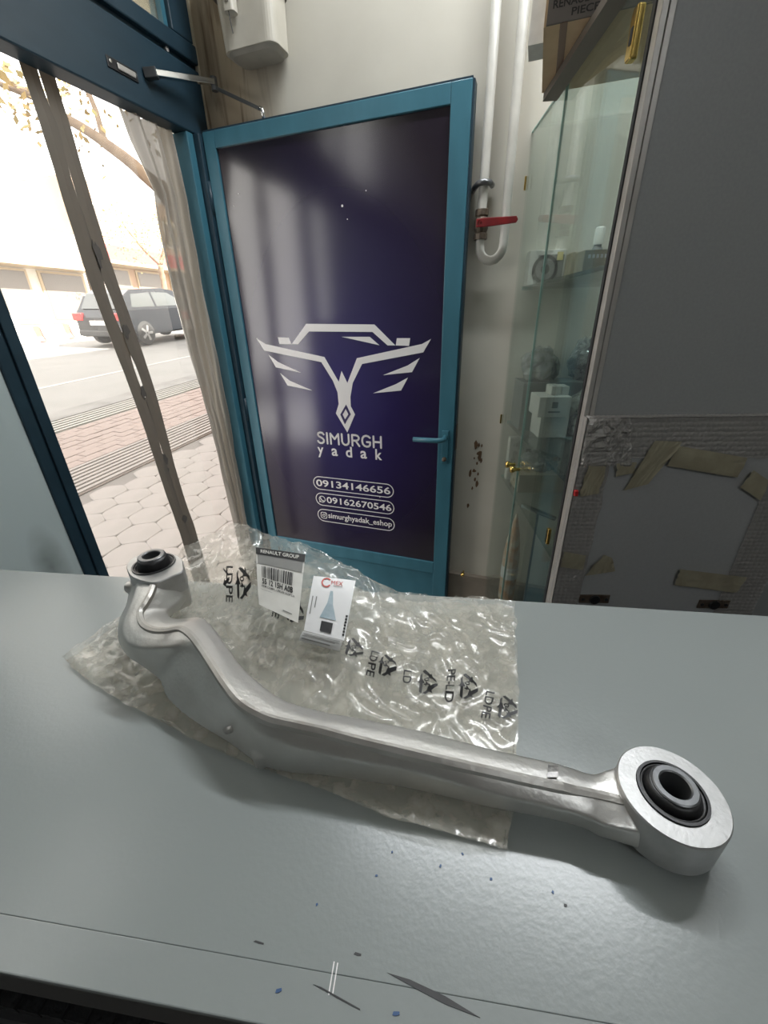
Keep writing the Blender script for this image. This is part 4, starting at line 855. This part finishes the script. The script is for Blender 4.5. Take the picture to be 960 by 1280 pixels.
rings = [[LC + (p - LC) * .965 for p in sm_out]] * 2 + [[bc + (p - bc).normalized() * .0212 for p in sm_out]] * 2
for ring_, z_ in zip(rings, (.036, .0785, .0785, .036)): sw_.v += [(p.x, p.y, TOP_Z + z_) for p in ring_]
for l in range(4):
    for i in range(NN): sw_.f.append((o_ + l * NN + i, o_ + l * NN + (i + 1) % NN, o_ + ((l + 1) % 4) * NN + (i + 1) % NN, o_ + ((l + 1) % 4) * NN + i))
# small locating lug on the side of the left eye and a casting lug at the belly
sw_.lathe([(.0001, -.006), (.006, -.006), (.006, .006), (.0001, .006)], (-0.270, 0.356, TOP_Z + .058), 14, 'x')
sw_.lathe([(.0001, 0), (.006, 0), (.006, .014), (.0001, .014)], (-0.098, 0.198, TOP_Z + .004), 14, 'z')
me = sw_.mesh('arm_raw', M['alu'])
tmp = bpy.data.objects.new('arm_raw', me); C.objects.link(tmp)
rm = tmp.modifiers.new('remesh', 'REMESH'); rm.mode = 'VOXEL'; rm.voxel_size = 0.0013; rm.use_smooth_shade = True
s1 = tmp.modifiers.new('smooth', 'SMOOTH'); s1.factor = .5; s1.iterations = 9
dg = bpy.context.evaluated_depsgraph_get(); am = bpy.data.meshes.new_from_object(tmp.evaluated_get(dg)); bpy.data.objects.remove(tmp); bpy.data.meshes.remove(me)
am.transform(Matrix.Translation(-AO)); am.name = 'arm_body'
if not am.materials: am.materials.append(M['alu'])
am.polygons.foreach_set('use_smooth', [True] * len(am.polygons))
body = link('arm_body', am, arm)
# raised forging line running along the ridge
rib = MB(); rows = []
for k in range(1, NS - 1):
    t_ = k / SUB; p = crom(RG, t_); q = crom(RG, t_ + .05); d_ = (q - p); d_.z = 0; d_.normalize(); sd = Vector((-d_.y, d_.x, 0)); far_ = crom(FA, t_); near_ = crom(CR, t_)
    w_ = .0032
    sl1 = (far_.z - p.z) / max(.004, (far_ - p).to_2d().length); sl2 = (near_.z - p.z) / max(.004, (near_ - p).to_2d().length)
    a = p + sd * w_; a.z += sl1 * w_ * .55 - .003; a2 = p + sd * w_ * .8; a2.z += sl1 * w_ * .4 + .0002
    c = p - sd * w_; c.z += sl2 * w_ * .55 - .003; c2 = p - sd * w_ * .8; c2.z += sl2 * w_ * .4 + .0002
    pp = p.copy(); pp.z += .0004
    if t_ > 19.2:
        for q_ in (a, a2, pp, c2, c): q_.z -= .0011 * min(1, (t_ - 19.2) * 3)
    rows.append([a, a2, pp, c2, c])
for r_ in rows: rib.v += [tuple(p - AO) for p in r_]
for k in range(len(rows) - 1):
    for j in range(4): rib.f.append((k * 5 + j, k * 5 + j + 1, k * 5 + 6 + j, k * 5 + 5 + j))
rib.f += [(0, 1, 2, 3, 4), tuple((len(rows) - 1) * 5 + j for j in range(5))]
rib.build('forging_line', M['alu_rib'], arm, smooth=False)
# machined eyes
def rel(p): return Vector(p) - AO
ey_ = MB().lathe([(ER - .006, .0105), (ER - .001, .0105), (ER, .0118), (ER, .0388), (ER - .0008, .0400), (.0197, .0400), (.0192, .0394), (.0192, .012)], tuple(rel((EC.x, EC.y, TOP_Z))), 72).build('bushing_eye', M['alu_mach'], arm, smooth=False)
ey_.data.polygons.foreach_set('use_smooth', [True] * len(ey_.data.polygons)); es = ey_.modifiers.new('split', 'EDGE_SPLIT'); es.split_angle = R(25)
top = [LC + (p - LC) for p in sm_out]; NN = len(top); rr = MB(); zt, zb_ = .080, .058
IR = .0205; bc = Vector((-0.2455, 0.3655, 0))
rr.v = [tuple(rel((p.x, p.y, TOP_Z + zb_))) for p in top] + [tuple(rel((p.x, p.y, TOP_Z + zt - .001))) for p in top]
rr.v += [tuple(rel((LC.x + (p.x - LC.x) * .975, LC.y + (p.y - LC.y) * .975, TOP_Z + zt))) for p in top]
inn = []
for p in top:
    d_ = (p - bc).normalized(); inn.append(bc + d_ * IR)
rr.v += [tuple(rel((p.x, p.y, TOP_Z + zt))) for p in inn] + [tuple(rel((p.x, p.y, TOP_Z + zb_))) for p in inn]
for l in range(4):
    for i in range(NN): rr.f.append((l * NN + i, l * NN + (i + 1) % NN, (l + 1) * NN + (i + 1) % NN, (l + 1) * NN + i))
le = rr.build('bushing_eye', M['alu_mach'], arm, smooth=True); es = le.modifiers.new('split', 'EDGE_SPLIT'); es.split_angle = R(25)
def bushing(c, zt, R0, ri, hole, proud):
    c = rel((c.x, c.y, TOP_Z + zt)); c = tuple(c)
    bu = MB().lathe([(R0 - .0012, -.02), (R0 - .0012, .0012), (R0 + .0004, .0012), (R0 + .0004, -.02)], c, 56).build('outer_sleeve', M['steel_dk'], arm, smooth=False)
    rb = MB().lathe([(R0 - .0012, -.020), (R0 - .0012, -.0005), (R0 - .0022, .0008), (R0 - .0035, -.001), (R0 - .0048, -.0022), (ri + .003, -.0012), (ri + .0016, proud * .55), (ri + .0002, proud - .0012), (ri - .0006, proud - .002), (ri - .0006, -.02)], c, 56).build('rubber_bushing', M['black'], arm, smooth=True)
    sl = MB().lathe([(ri, -.022), (ri, proud - .0006), (ri - .0008, proud), (hole + .0008, proud), (hole, proud - .0008), (hole, -.022)], c, 48).build('inner_sleeve', M['steel'], arm, smooth=True)
    es = sl.modifiers.new('split', 'EDGE_SPLIT'); es.split_angle = R(30)
    MB().lathe([(.0001, -.0165), (R0 - .002, -.0165), (R0 - .002, -.0185), (.0001, -.0185)], c, 40).build('bore_shade_disc', M['dark_grey'], arm)  # dark disc painted in for the shade down the bore
bushing(EC, .040, .0190, .0128, .0083, .0075)
bushing(bc, .080, .0205, .0130, .0082, .0115)
MB().lathe([(.0012, .0008), (.0018, .0020), (.0028, .0022), (.0040, .0008), (.0046, -.001)], (0, 0, 0), 16, 'y').build('casting_dimple', M['alu_rib'], arm, smooth=True)
dm = [o for o in arm.children if o.name.startswith('casting_dimple')][0]; dm.location = rel((-0.1228, 0.2082, TOP_Z + .0285)); dm.rotation_euler = (R(-20), 0, PI + R(20))
MB().lathe([(.0001, .0006), (.0013, .0009), (.0015, .0004)], (0, 0, 0), 12, 'y').build('dimple_hole', M['dark_grey'], dm)
# stamped label at the end of the forging line
p = crom(RG, 18.95); q = crom(FA, 18.95)
st = MB().grid(lambda u, v: tuple(rel(p.lerp(q, .25 + .6 * v) + Vector((.007 * (u - .5), 0, .0006 + .0012 * math.sin(PI * v))))), 2, 3).build('stamped_mark', mat('stamp', (.22, .215, .21), .45, .6, col2=(.42, .41, .40), scale=400), arm, fix=False)

# ------------------------------------------------------------------ crumpled LDPE bag under the arm
bag = empty('plastic_bag', (-0.05, 0.28, TOP_Z)); BO = Vector(bag.location)
tag(bag, 'crumpled clear plastic bag with recycling marks and labels under the aluminium arm', 'bag')
GRD = [[Vector(p) for p in row] for row in BAG_GRID]; NR, NC = len(GRD), len(GRD[0])
def bag_base(u, v):
    cols = [crom(row, u * (NC - 1)) for row in GRD]; return crom(cols, v * (NR - 1))
def ridged(p): return 1 - abs(noise.noise(p)) * 2
def quad_mask(p):
    m_ = 1.0
    for c, rad in ((Vector((-.108, .348)), .05), (Vector((-.057, .325)), .045)):
        m_ = min(m_, max(0.0, min(1.0, ((p.to_2d() - c).length - rad * .6) / (rad * .6))))
    return m_
NU, NV = 190, 150
def bag_top(u, v):
    p = bag_base(u, v); q = Vector((p.x, p.y, 0)); k = quad_mask(p)
    w1 = .6 * noise.noise(q * 22 + Vector((3, 1, 0))); warp = Vector((noise.noise(q * 30), noise.noise(q * 30 + Vector((9, 9, 9))), 0)) * .35
    rdg = max(0, ridged(q * 26 + warp * 2)) ** 3; rd2 = max(0, ridged(Vector((q.x * 60 + q.y * 18, q.y * 45, 4)) + warp * 3)) ** 3
    h = min(1.0, (p.z - TOP_Z) / .014)
    dz = (.004 * w1 + .0032 * rdg + .0018 * rd2) * (.25 + .75 * k) * (.25 + .75 * h)
    e = min(u, 1 - u, v, 1 - v); ed = .004 * noise.noise(q * 45) * (1 if e < .02 else 0)
    out = p + Vector((ed + .0012 * noise.noise(q * 70), ed * .6, dz))
    out.z = max(out.z, TOP_Z + .0016); return out
TOPV = [[bag_top(i / NU, j / NV) for i in range(NU + 1)] for j in range(NV + 1)]
bm_ = MB(); bm_.v = [tuple(p - BO) for row in TOPV for p in row]
for j in range(NV):
    for i in range(NU):
        a = j * (NU + 1) + i; bm_.f.append((a, a + 1, a + NU + 2, a + NU + 1))
bag_film = bm_.build('bag_front_film', M['bag'], bag, smooth=True, fix=False)
def bag_low(u, v):
    p = bag_base(.01 + .98 * u, .01 + .98 * v); q = Vector((p.x, p.y, 7)); base = TOP_Z + (p.z - TOP_Z) * .62
    z = base + .0035 * noise.noise(q * 24) * min(1, (p.z - TOP_Z) / .014) + .002 * max(0, ridged(q * 33)) ** 3
    return Vector((p.x, p.y, max(TOP_Z + .0008, min(z, p.z - .001)))) - BO
MB().grid(bag_low, 110, 90).build('bag_rear_film', M['bag'], bag, smooth=True, fix=False)
kd = kdtree.KDTree((NU + 1) * (NV + 1)); flat = [p for row in TOPV for p in row]
for i, p in enumerate(flat): kd.insert((p.x, p.y, 0), i)
kd.balance()
def bag_z(x, y):
    s_ = w_ = 0
    for co, i, dd in kd.find_n((x, y, 0), 24): k = 1 / (dd + 1e-4); s_ += flat[i].z * k; w_ += k
    return s_ / w_
def arrow_tri():
    """three bent arrows of a recycling triangle, unit size"""
    out = []
    for k in range(3):
        c, s = math.cos(R(120 * k)), math.sin(R(120 * k))
        for poly in ([(-.36, -.02), (-.16, .36), (-.04, .40), (-.11, .27), (-.24, .05)], [(-.02, .44), (.10, .44), (.24, .20), (.33, .25), (.27, .0), (.05, .10), (.13, .14), (.03, .33)]):
            out.append([(x * c - y * s, x * s + y * c) for x, y in poly])
    return out
def drape(name, vs, fs, lift=.0018):
    mb = MB(); mb.v = [tuple(Vector((x, y, bag_z(x, y) + lift)) - BO) for x, y in vs]; mb.f = fs
    me = mb.mesh(name, M['black_ink'])
    return link(name, me, bag_film)
for ci, (c, tc_, e, g_, num, word) in enumerate(BAG_MARKS):
    c, tc_, e, g_ = Vector(c), Vector(tc_), Vector(e), Vector(g_); hw_ = 1.0
    vs, fs = [], []
    for k, poly in enumerate(arrow_tri()):
        if not num and k > 1: continue
        dense = []
        for i in range(len(poly)):
            a, b_ = poly[i], poly[(i + 1) % len(poly)]; dense += [a, ((a[0] + b_[0]) / 2, (a[1] + b_[1]) / 2)]
        o_ = len(vs); vs += [tuple(c + e * x + g_ * y) for x, y in dense]; fs.append(tuple(range(o_, o_ + len(dense))))
    drape('recycling_arrows', vs, fs)
    if num:
        tv, tf, asp = text_mesh(num, .02); drape('resin_number', [tuple(c + e * (x - .5) * .26 + g_ * (y - .5) * .22 - g_ * .03) for x, y in tv], tf)
    if word:
        tv, tf, asp = text_mesh(word, .015); L_ = .95 * len(word) / 4
        drape('resin_code', [tuple(tc_ + e * (x - .5) * L_ + g_ * (y - .5) * .36) for x, y in tv], tf)
# paper labels on the bag
def label_map(Q, lift):
    q = [Vector(p) for p in Q]; nrm = (q[1] - q[0]).cross(q[3] - q[0]).normalized()
    if nrm.z < 0: nrm = -nrm
    def fn(u, v, l=0.0):
        p = (q[0] * (1 - u) + q[1] * u) * (1 - v) + (q[3] * (1 - u) + q[2] * u) * v
        return p + nrm * (lift + l + .0022 * math.sin(v * 3.0 + u)) - BO
    return fn
def patch(name, fn, u0, u1, v0, v1, l, m, parent, nu=6, nv=6):
    return MB().grid(lambda a, c: fn(u0 + (u1 - u0) * a, v0 + (v1 - v0) * c, l), nu, nv).build(name, m, parent, smooth=True, fix=False)
def ltext(fn, txt, u0, u1, v0, v1, l, m, parent, bold=.015, vert=False):
    tv, tf, _ = text_mesh(txt, bold)
    if vert: vs = [fn(u0 + (u1 - u0) * (1 - y), v0 + (v1 - v0) * x, l) for x, y in tv]
    else: vs = [fn(u0 + (u1 - u0) * x, v1 + (v0 - v1) * y, l) for x, y in tv]
    return MB().add(vs, tf).build('label_lettering', m, parent, fix=False)
fa_ = label_map(LABEL_A, .004)
la = patch('paper_label', fa_, 0, 1, 0, 1, 0, M['paper'], bag, 10, 10); la['label'] = 'off-white paper label with barcode and dark header'
patch('grey_band', fa_, 0.03, .97, .12, .31, .0005, M['grey_ink'], la)
patch('dark_header', fa_, 0, 1, 0, .135, .0008, M['black_ink'], la)
ltext(fa_, 'RENAULT GROUP', .10, .88, .035, .10, .0013, M['paper'], la)
x = .12; k = 0
random.seed(3)
while x < .80:
    w_ = random.choice((.008, .012, .02, .028)); patch('barcode_bar', fa_, x, x + w_, .34, .54, .0007, M['black_ink'], la, 1, 4); x += w_ + random.choice((.008, .012, .018)); k += 1
ltext(fa_, '55 12 15H A0B', .12, .82, .555, .645, .0007, M['black_ink'], la, .03)
ltext(fa_, 'ARM COMPL-UPR,RR SUSP LH', .10, .86, .665, .70, .0007, M['black_ink'], la)
patch('printed_rule', fa_, .08, .35, .735, .74, .0007, M['grey_ink'], la, 1, 1)
patch('small_print', fa_, .62, .84, .92, .935, .0007, M['grey_ink'], la, 2, 1)
fb_ = label_map(LABEL_B, .004)
lb = patch('warranty_card', fb_, 0, 1, 0, 1, 0, M['paper_white'], bag, 8, 8); lb['label'] = 'white warranty card with pale blue picture'
# pale tapering picture, red round logo, dark square
MB().add([tuple(fb_(u, v, .0007)) for u, v in ((.46, .26), (.52, .26), (.58, .50), (.72, .74), (.32, .74), (.44, .48))], [(0, 1, 2, 3, 4, 5)]).build('pale_blue_picture', M['blue_ink'], lb, fix=False)
patch('dark_square', fb_, .38, .66, .79, .95, .0010, M['dark_grey'], lb)
ltext(fb_, 'MEX', .44, .72, .06, .14, .0007, M['red_ink'], lb, .0)
lo_ = MB(); vs = []
for k in range(25):
    a = R(40) + R(290) * k / 24
    for r_ in (.07, .095): vs.append(tuple(fb_(.33 + r_ * 1.25 * math.cos(a), .11 - r_ * math.sin(a), .0008)))
lo_.add(vs, [(2 * k, 2 * k + 1, 2 * k + 3, 2 * k + 2) for k in range(24)]).build('round_logo', M['red_ink'], lb, fix=False)
for k in range(2): patch('small_print', fb_, .06 + .09 * k, .085 + .09 * k, .40, .72 - .12 * k, .0007, M['grey_ink'], lb, 1, 4)
for k in range(7): patch('serial_mark', fb_, .925, .975, .62 + .048 * k, .652 + .048 * k, .0007, M['black_ink'], lb, 1, 1)
patch('grey_stripe', fb_, .50, .72, .155, .165, .0007, M['grey_ink'], lb, 3, 1)
fc_ = label_map(LABEL_C, .004)
lc = patch('printed_strip', fc_, 0, 1, 0, 1, 0, mat('strip_grey', (.42, .42, .41), .4), bag, 6, 2)
for k in range(3): patch('small_print', fc_, .05, .95 - .1 * k, .18 + .26 * k, .28 + .26 * k, .0006, M['grey_ink'], lc, 4, 1)

# ------------------------------------------------------------------ street outside (ground rises away from the shop)
GX, GY = -0.011, 0.0614
def gz(x, y): return GX * x + GY * (y - 1.5)
SB = R(17)
EA = Vector((math.sin(SB), math.cos(SB))); EO = Vector((-math.cos(SB), math.sin(SB)))     # along the street, away from the shop
def sp_(a, c, z=0.0):
    p = EA * a + EO * c; return Vector((p.x, p.y, gz(p.x, p.y) + z))
gn = Vector((-GX, -GY, 1)).normalized()
gx_ = Vector((EA.x, EA.y, GX * EA.x + GY * EA.y)).normalized(); gy_ = gn.cross(gx_)
GROT = Matrix((gx_, gy_, gn)).transposed().to_4x4()
def gmat(a, c, z=0.0):
    m_ = GROT.copy(); m_.translation = sp_(a, c, 0) + gn * z; return m_
def ground(name, a0, a1, c0, c1, z, m, label, cat):
    ac, cc = (a0 + a1) / 2, (c0 + c1) / 2
    o = MB().box(-(a1 - a0) / 2, (a1 - a0) / 2, -(c1 - c0) / 2, (c1 - c0) / 2, -.12, 0).build(name, m); o.matrix_world = gmat(ac, cc, z)
    tag(o, label, cat, kind='structure'); return o, ac, cc
# pavers: rounded hexagons laid in staggered rows, each a block of its own
pv, ac, cc = ground('pavement', -2, 24, 1.12, 3.38, -.012, M['paver_joint'], 'pale pavement of rounded hexagonal blocks outside the doorway', 'pavement')
def paver_mesh():
    mb = MB(); n = 18; pts = []
    for k in range(n):
        a = 2 * PI * k / n; ar = a - R(60) * math.floor(a / R(60)) - R(30); hx = .866 / math.cos(ar); q = .62 * hx + .38 * .93
        pts.append((.156 * q * math.cos(a), .148 * q * math.sin(a)))
    vs = [(x, y, -.03) for x, y in pts] + [(x, y, .008) for x, y in pts] + [(x * .95, y * .95, .0125) for x, y in pts]
    fs = [(l * n + i, l * n + (i + 1) % n, (l + 1) * n + (i + 1) % n, (l + 1) * n + i) for l in range(2) for i in range(n)] + [tuple(range(2 * n, 3 * n))]
    return mb.add(vs, fs).mesh('paver', M['paver'])
pm = paver_mesh(); cnt = 0
for i in range(40):
    for j in range(12):
        a = .75 + i * .232; c = 1.25 + j * .258 + (.129 if i % 2 else 0)
        if c > 3.27: continue
        p = sp_(a, c); 
        if cnt >= 290: break
        br = math.degrees(math.atan2(p.x, p.y))
        if not (-50 < br < -16): continue
        o = link('paver', pm, pv); o.location = (a - ac, c - cc, random.uniform(-.002, .002)); o.rotation_euler = (0, 0, random.uniform(-.03, .03)); cnt += 1
tp, ac, cc = ground('tactile_strip', -2, 26, 3.38, 3.98, .0, M['tactile'], 'ribbed tactile paving strip between pale blocks and red pavers', 'pavement')
for j in range(8):
    o = MB().box(-14, 14, -.02, .02, 0, .012).build('rib', M['paver'], tp); o.location = (0, -.26 + j * .074, 0)
bp_, ac, cc = ground('brick_pavement', -2, 26, 3.98, 5.22, -.01, M['paver_joint'], 'reddish block pavement beyond the tactile strip', 'pavement')
bmesh_ = MB().box(-.118, .118, -.068, .068, -.03, .012).mesh('brick', M['brick_pave']); cnt = 0
for i in range(46):
    for j in range(8):
        a = 2.0 + i * .245 + (.12 if j % 2 else 0); c = 4.06 + j * .149; p = sp_(a, c)
        br = math.degrees(math.atan2(p.x, p.y))
        if not (-52 < br < -17) or cnt >= 290: continue
        o = link('brick', bmesh_, bp_); o.location = (a - ac, c - cc, random.uniform(-.003, .003)); cnt += 1
M['grate'] = mat('grate_metal', (.24, .235, .22), .6)
dr, ac, cc = ground('drain_channel', -2, 28, 5.22, 5.75, -.03, M['gutter'], 'grey drain channel with long metal bars along the kerb', 'drain')
for j in range(5):
    o = MB().box(-15, 15, -.02, .02, 0, .03).build('grate_bar', M['grate'], dr); o.location = (0, -.2 + j * .10, 0)
ground('kerb', -3, 30, 5.75, 6.15, .0, M['gutter'], 'weathered grey kerb at the road edge', 'kerb')
rd, ac, cc = ground('road', -10, 60, 6.15, 15.4, -.03, M['asphalt'], 'sunlit grey asphalt road beyond the kerb', 'road')
o = MB().box(-9, 9, -.06, .06, 0, .004).build('lane_line', M['grate'], rd); o.location = (-14, 8.1 - cc, .0)
ground('far_pavement', -15, 70, 15.4, 30, .0, M['paver'], 'sunlit pavement on the far side of the road', 'pavement')

# red and white kerb barriers on the far side
for i, which in enumerate(('nearest the dark blue post', 'second from the dark blue post', 'third from the dark blue post', 'just left of the taped curtain seam', 'behind the rear of the dark car')):
    t_ = empty('road_barrier'); t_.matrix_world = gmat(10.55 + i * 1.05, 15.6)
    tag(t_, 'red and white kerb barrier across the road, ' + which, 'barrier', 'barrier blocks across the road')
    MB().prism([(-.22, 0), (.22, 0), (.14, .16), (.10, .46), (-.10, .46), (-.14, .16)], 'x', -.40, .40).build('block', M['barrier_white'], t_)
    MB().prism([(-.225, 0), (.225, 0), (.145, .16), (.105, .465), (-.105, .465), (-.145, .16)], 'x', .40, .60).build('red_block', M['barrier_red'], t_)

# cars
def car(name, label, a, c, paint):
    t_ = empty(name); t_.matrix_world = gmat(a, c); tag(t_, label, 'car')
    # X forward, Y to the left (away from the shop), width 1.8
    low = [(0.0, .42), (.05, .28), (4.3, .28), (4.42, .5), (4.35, .78), (3.4, .96), (3.1, .98), (.15, 1.0), (.02, .8)]
    mb = MB(); n = len(low)
    for yy, k in ((.0, .96), (.08, 1.0), (1.72, 1.0), (1.8, .96)):
        mb.v += [(2.2 + (x - 2.2) * k, yy, .62 + (z - .62) * k) for x, z in low]
    for l in range(3):
        for i in range(n): mb.f.append((l * n + i, l * n + (i + 1) % n, (l + 1) * n + (i + 1) % n, (l + 1) * n + i))
    mb.f += [tuple(range(n)), tuple(range(3 * n, 4 * n))]
    mb.build('car_body', paint, t_)
    cab_ = [(.18, .98), (.42, 1.36), (.75, 1.52), (2.0, 1.55), (2.5, 1.48), (3.25, .97)]; n = len(cab_); mb = MB()
    for yy, zz in ((.04, 0), (.17, 1), (1.63, 1), (1.76, 0)):
        pass
    lo = [(x, .05, z) if z < 1 else (x, .05 + .16 * (z - .98) / .55, z) for x, z in cab_]; hi = [(x, 1.8 - y, z) for x, y, z in lo]
    mb.add(lo + hi, [tuple(range(n)), tuple(range(n, 2 * n))] + [(i, (i + 1) % n, n + (i + 1) % n, n + i) for i in range(n)]).build('cabin', paint, t_)
    for sd in (0, 1):
        def side(pts):
            vs = []
            for x, z in pts:
                y = .05 + .16 * (z - .98) / .55 - .006; vs.append((x, y if sd == 0 else 1.8 - y, z))
            return vs
        for pts in ([(.55, 1.06), (.72, 1.40), (1.45, 1.44), (1.45, 1.05)], [(1.53, 1.05), (1.53, 1.44), (2.2, 1.42), (2.95, 1.04)]):
            MB().add(side(pts), [(0, 1, 2, 3)]).build('side_window', M['car_glass'], t_, fix=False)
    MB().add([(.20, .22, 1.03), (.20, 1.58, 1.03), (.47, 1.52, 1.42), (.47, .28, 1.42)], [(0, 1, 2, 3)]).build('rear_window', M['car_glass'], t_, fix=False).location.x = -.03
    for yy in (.03, 1.50): B('tail_light', M['tail_red'], t_, -.02, .16, yy - .04, yy + .30, .72, .92, bevel=.02)
    B('bumper', M['dark_grey'], t_, -.06, .05, .1, 1.7, .30, .46, bevel=.03)
    B('number_plate', M['barrier_white'], t_, -.035, .01, .62, 1.18, .60, .72)
    for x in (.78, 3.45):
        for yy in (-.03, 1.63):
            w_ = MB().lathe([(.0001, 0), (.24, 0), (.33, .02), (.34, .05), (.34, .15), (.33, .2), (.0001, .2)], (x, yy, .34), 28, 'y').build('wheel', M['tyre'], t_)
            for k in range(5):
                a_ = 2 * PI * k / 5; MB().prism([(x + .04 * math.cos(a_ - 1), .34 + .04 * math.sin(a_ - 1)), (x + .22 * math.cos(a_ - .16), .34 + .22 * math.sin(a_ - .16)), (x + .22 * math.cos(a_ + .16), .34 + .22 * math.sin(a_ + .16)), (x + .04 * math.cos(a_ + 1), .34 + .04 * math.sin(a_ + 1))], 'y', yy - .012 if yy < 1 else yy + .19, yy + .012 if yy < 1 else yy + .214).build('rim_spoke', M['rim'], w_)
    return t_
car('parked_suv', 'dark parked car seen from behind through the doorway', 10.3, 10.95, M['car_dark'])
car('white_car', 'white car whose rear just shows beside the plastic folds', 11.35, 7.95, M['car_white'])
car('silver_car', 'pale car parked across the road behind the barriers', 7.0, 16.6, M['car_white'])

# far shops
def building(label, a0, a1, c0, h, m, sign, nwin):
    t_ = empty('shop_building'); t_.location = sp_((a0 + a1) / 2, c0); t_.rotation_euler = (0, 0, math.atan2(EA.y, EA.x)); tag(t_, label, 'building', 'shops across the road')
    w_ = (a1 - a0) / 2
    B('wall', m, t_, -w_, w_, 0, 6, -1.5, h); B('sign_board', sign, t_, -w_ + .2, w_ - .2, -.25, 0, 2.7, 3.5); B('awning', M['sign_tan'], t_, -w_ + .1, w_ - .1, -1.2, 0, 2.5, 2.65)
    for i in range(nwin):
        x = -w_ + (i + .5) * 2 * w_ / nwin; f = B('shop_window', M['sign_tan'], t_, x - w_ / nwin * .82, x + w_ / nwin * .82, -.08, .02, .2, 2.45)
        B('pane', M['shop_dark'], f, x - w_ / nwin * .74, x + w_ / nwin * .74, -.1, -.07, .35, 2.35)
        if h > 4.4:
            f = B('window', M['facade_c'], t_, x - .7, x + .7, -.06, .02, 3.9, min(h - .4, 5.3)); B('pane', M['shop_dark'], f, x - .6, x + .6, -.08, -.05, 4.0, min(h - .5, 5.2))
building('cream two-storey shop across the road at the left', 2, 10.5, 21.5, 5.4, M['facade_a'], M['sign_tan'], 3)
building('low white shop across the road', 10.6, 19, 21.8, 4.2, M['facade_c'], M['sign_tan'], 3)
building('brick shop across the road with a red sign', 19.1, 27, 21.5, 6.2, M['facade_b'], M['sign_red'], 3)
building('tan shop at the far end of the road', 27.1, 42, 21.8, 5.0, M['facade_a'], M['sign_red'], 5)

# trees
def tree(label, a, c, pts_list, leaves, seed, size):
    t_ = empty('street_tree'); base = sp_(a, c); t_.location = base; tag(t_, label, 'tree', 'trees along the street'); random.seed(seed)
    ends = []
    for k, (pts, r0, r1) in enumerate(pts_list):
        P = [Vector(p) for p in pts]; n_ = (len(P) - 1) * 5
        cc_ = [crom(P, i / 5) + Vector((noise.noise(Vector((i * .4, k, seed))), noise.noise(Vector((i * .4, k, seed + 5))), 0)) * .05 for i in range(n_ + 1)]
        MB().tube(cc_, [r0 + (r1 - r0) * i / n_ for i in range(n_ + 1)], 9).build('trunk' if k == 0 else 'branch', M['bark'], t_, smooth=True)
        if k: ends += cc_[len(cc_) // 2:]
    lv_ = MB()
    for i in range(leaves):
        p = random.choice(ends) + Vector((random.gauss(0, size), random.gauss(0, size), random.gauss(-.1, size * .8)))
        d1 = Vector((random.gauss(0, 1), random.gauss(0, 1), random.gauss(0, 1))).normalized(); d2 = d1.orthogonal().normalized(); q = random.uniform(.04, .075)
        lv_.add([p - d1 * q, p + d2 * q * .5, p + d1 * q, p - d2 * q * .5], [(0, 1, 2, 3)])
    l_ = lv_.build('leaves', M['leaf'], t_, fix=False); l_['kind'] = 'stuff'
tree('leaning street tree with sparse autumn leaves beside the doorway', 7.2, 5.0, [
    ([(0, 0, -.2), (-.15, .1, 1.2), (-.5, .0, 2.3), (-.9, .0, 3.0)], .20, .13),
    ([(-.9, 0, 3.0), (-1.5, -.1, 3.5), (-2.3, -.3, 4.0), (-3.3, -.5, 4.6)], .11, .02),
    ([(-.5, 0, 2.3), (-.3, .3, 3.2), (-.5, .6, 4.4)], .09, .02),
    ([(-1.5, -.1, 3.5), (-1.9, .3, 4.4), (-2.4, .3, 5.2)], .05, .012),
    ([(-2.3, -.3, 4.0), (-3.0, -.9, 4.1), (-3.9, -1.1, 3.9)], .04, .01)], 900, 11, .28)
tree('bare street tree with hanging twigs at the left of doorway', 2.6, 5.3, [
    ([(0, 0, -.2), (0, .1, 1.5), (.1, .0, 2.9)], .17, .12),
    ([(.1, 0, 2.9), (.4, .2, 3.6), (.8, .4, 4.6)], .10, .03),
    ([(.1, 0, 2.9), (.3, -.6, 3.4), (.9, -1.1, 3.7)], .07, .015),
    ([(.4, .2, 3.6), (1.1, .1, 3.7), (1.8, -.1, 3.3)], .04, .01)], 700, 23, .30)
tree('leafy yellow tree on the far pavement', 19.5, 17.5, [
    ([(0, 0, -.2), (0, .1, 1.5), (.1, .0, 2.6)], .17, .12),
    ([(.1, 0, 2.6), (.5, .3, 3.6), (.9, .4, 4.6)], .10, .03),
    ([(.1, 0, 2.6), (-.5, -.4, 3.4), (-1.0, -.6, 4.3)], .09, .02)], 900, 31, .55)

# ------------------------------------------------------------------ ceiling tube lamps
def tube_lamp(label, x, y, rz, on):
    t_ = empty('tube_lamp', (x, y, CEIL - .075), rz); tag(t_, label, 'lamp', 'ceiling tube lamps')
    B('housing', M['lamp_body'], t_, -.62, .62, -.035, .035, .03, .07); 
    for s_ in (-.60, .60): B('lamp_holder', M['lamp_body'], t_, s_ - .015, s_ + .015, -.02, .02, -.02, .03)
    MB().tube([(-.585, 0, 0), (.585, 0, 0)], .015, 12).build('tube', M['lamp'], t_, smooth=True)
    ld_ = bpy.data.lights.new('tube_light', 'AREA'); ld_.shape = 'RECTANGLE'; ld_.size = 1.15; ld_.size_y = .05; ld_.energy = on; ld_.color = (.95, .98, 1.0)
    lo2 = bpy.data.objects.new('tube_light', ld_); C.objects.link(lo2); lo2.parent = t_; lo2.location = (0, 0, -.03)
tube_lamp('white ceiling tube lamp above the glass cabinet', 0.45, 1.00, R(-20), LAMP_W)
tube_lamp('unseen fill tube lamp behind the counter', 0.9, -1.6, R(-20), LAMP_W * .38)  # out of view, power set to lighten the grey panel and bubble wrap
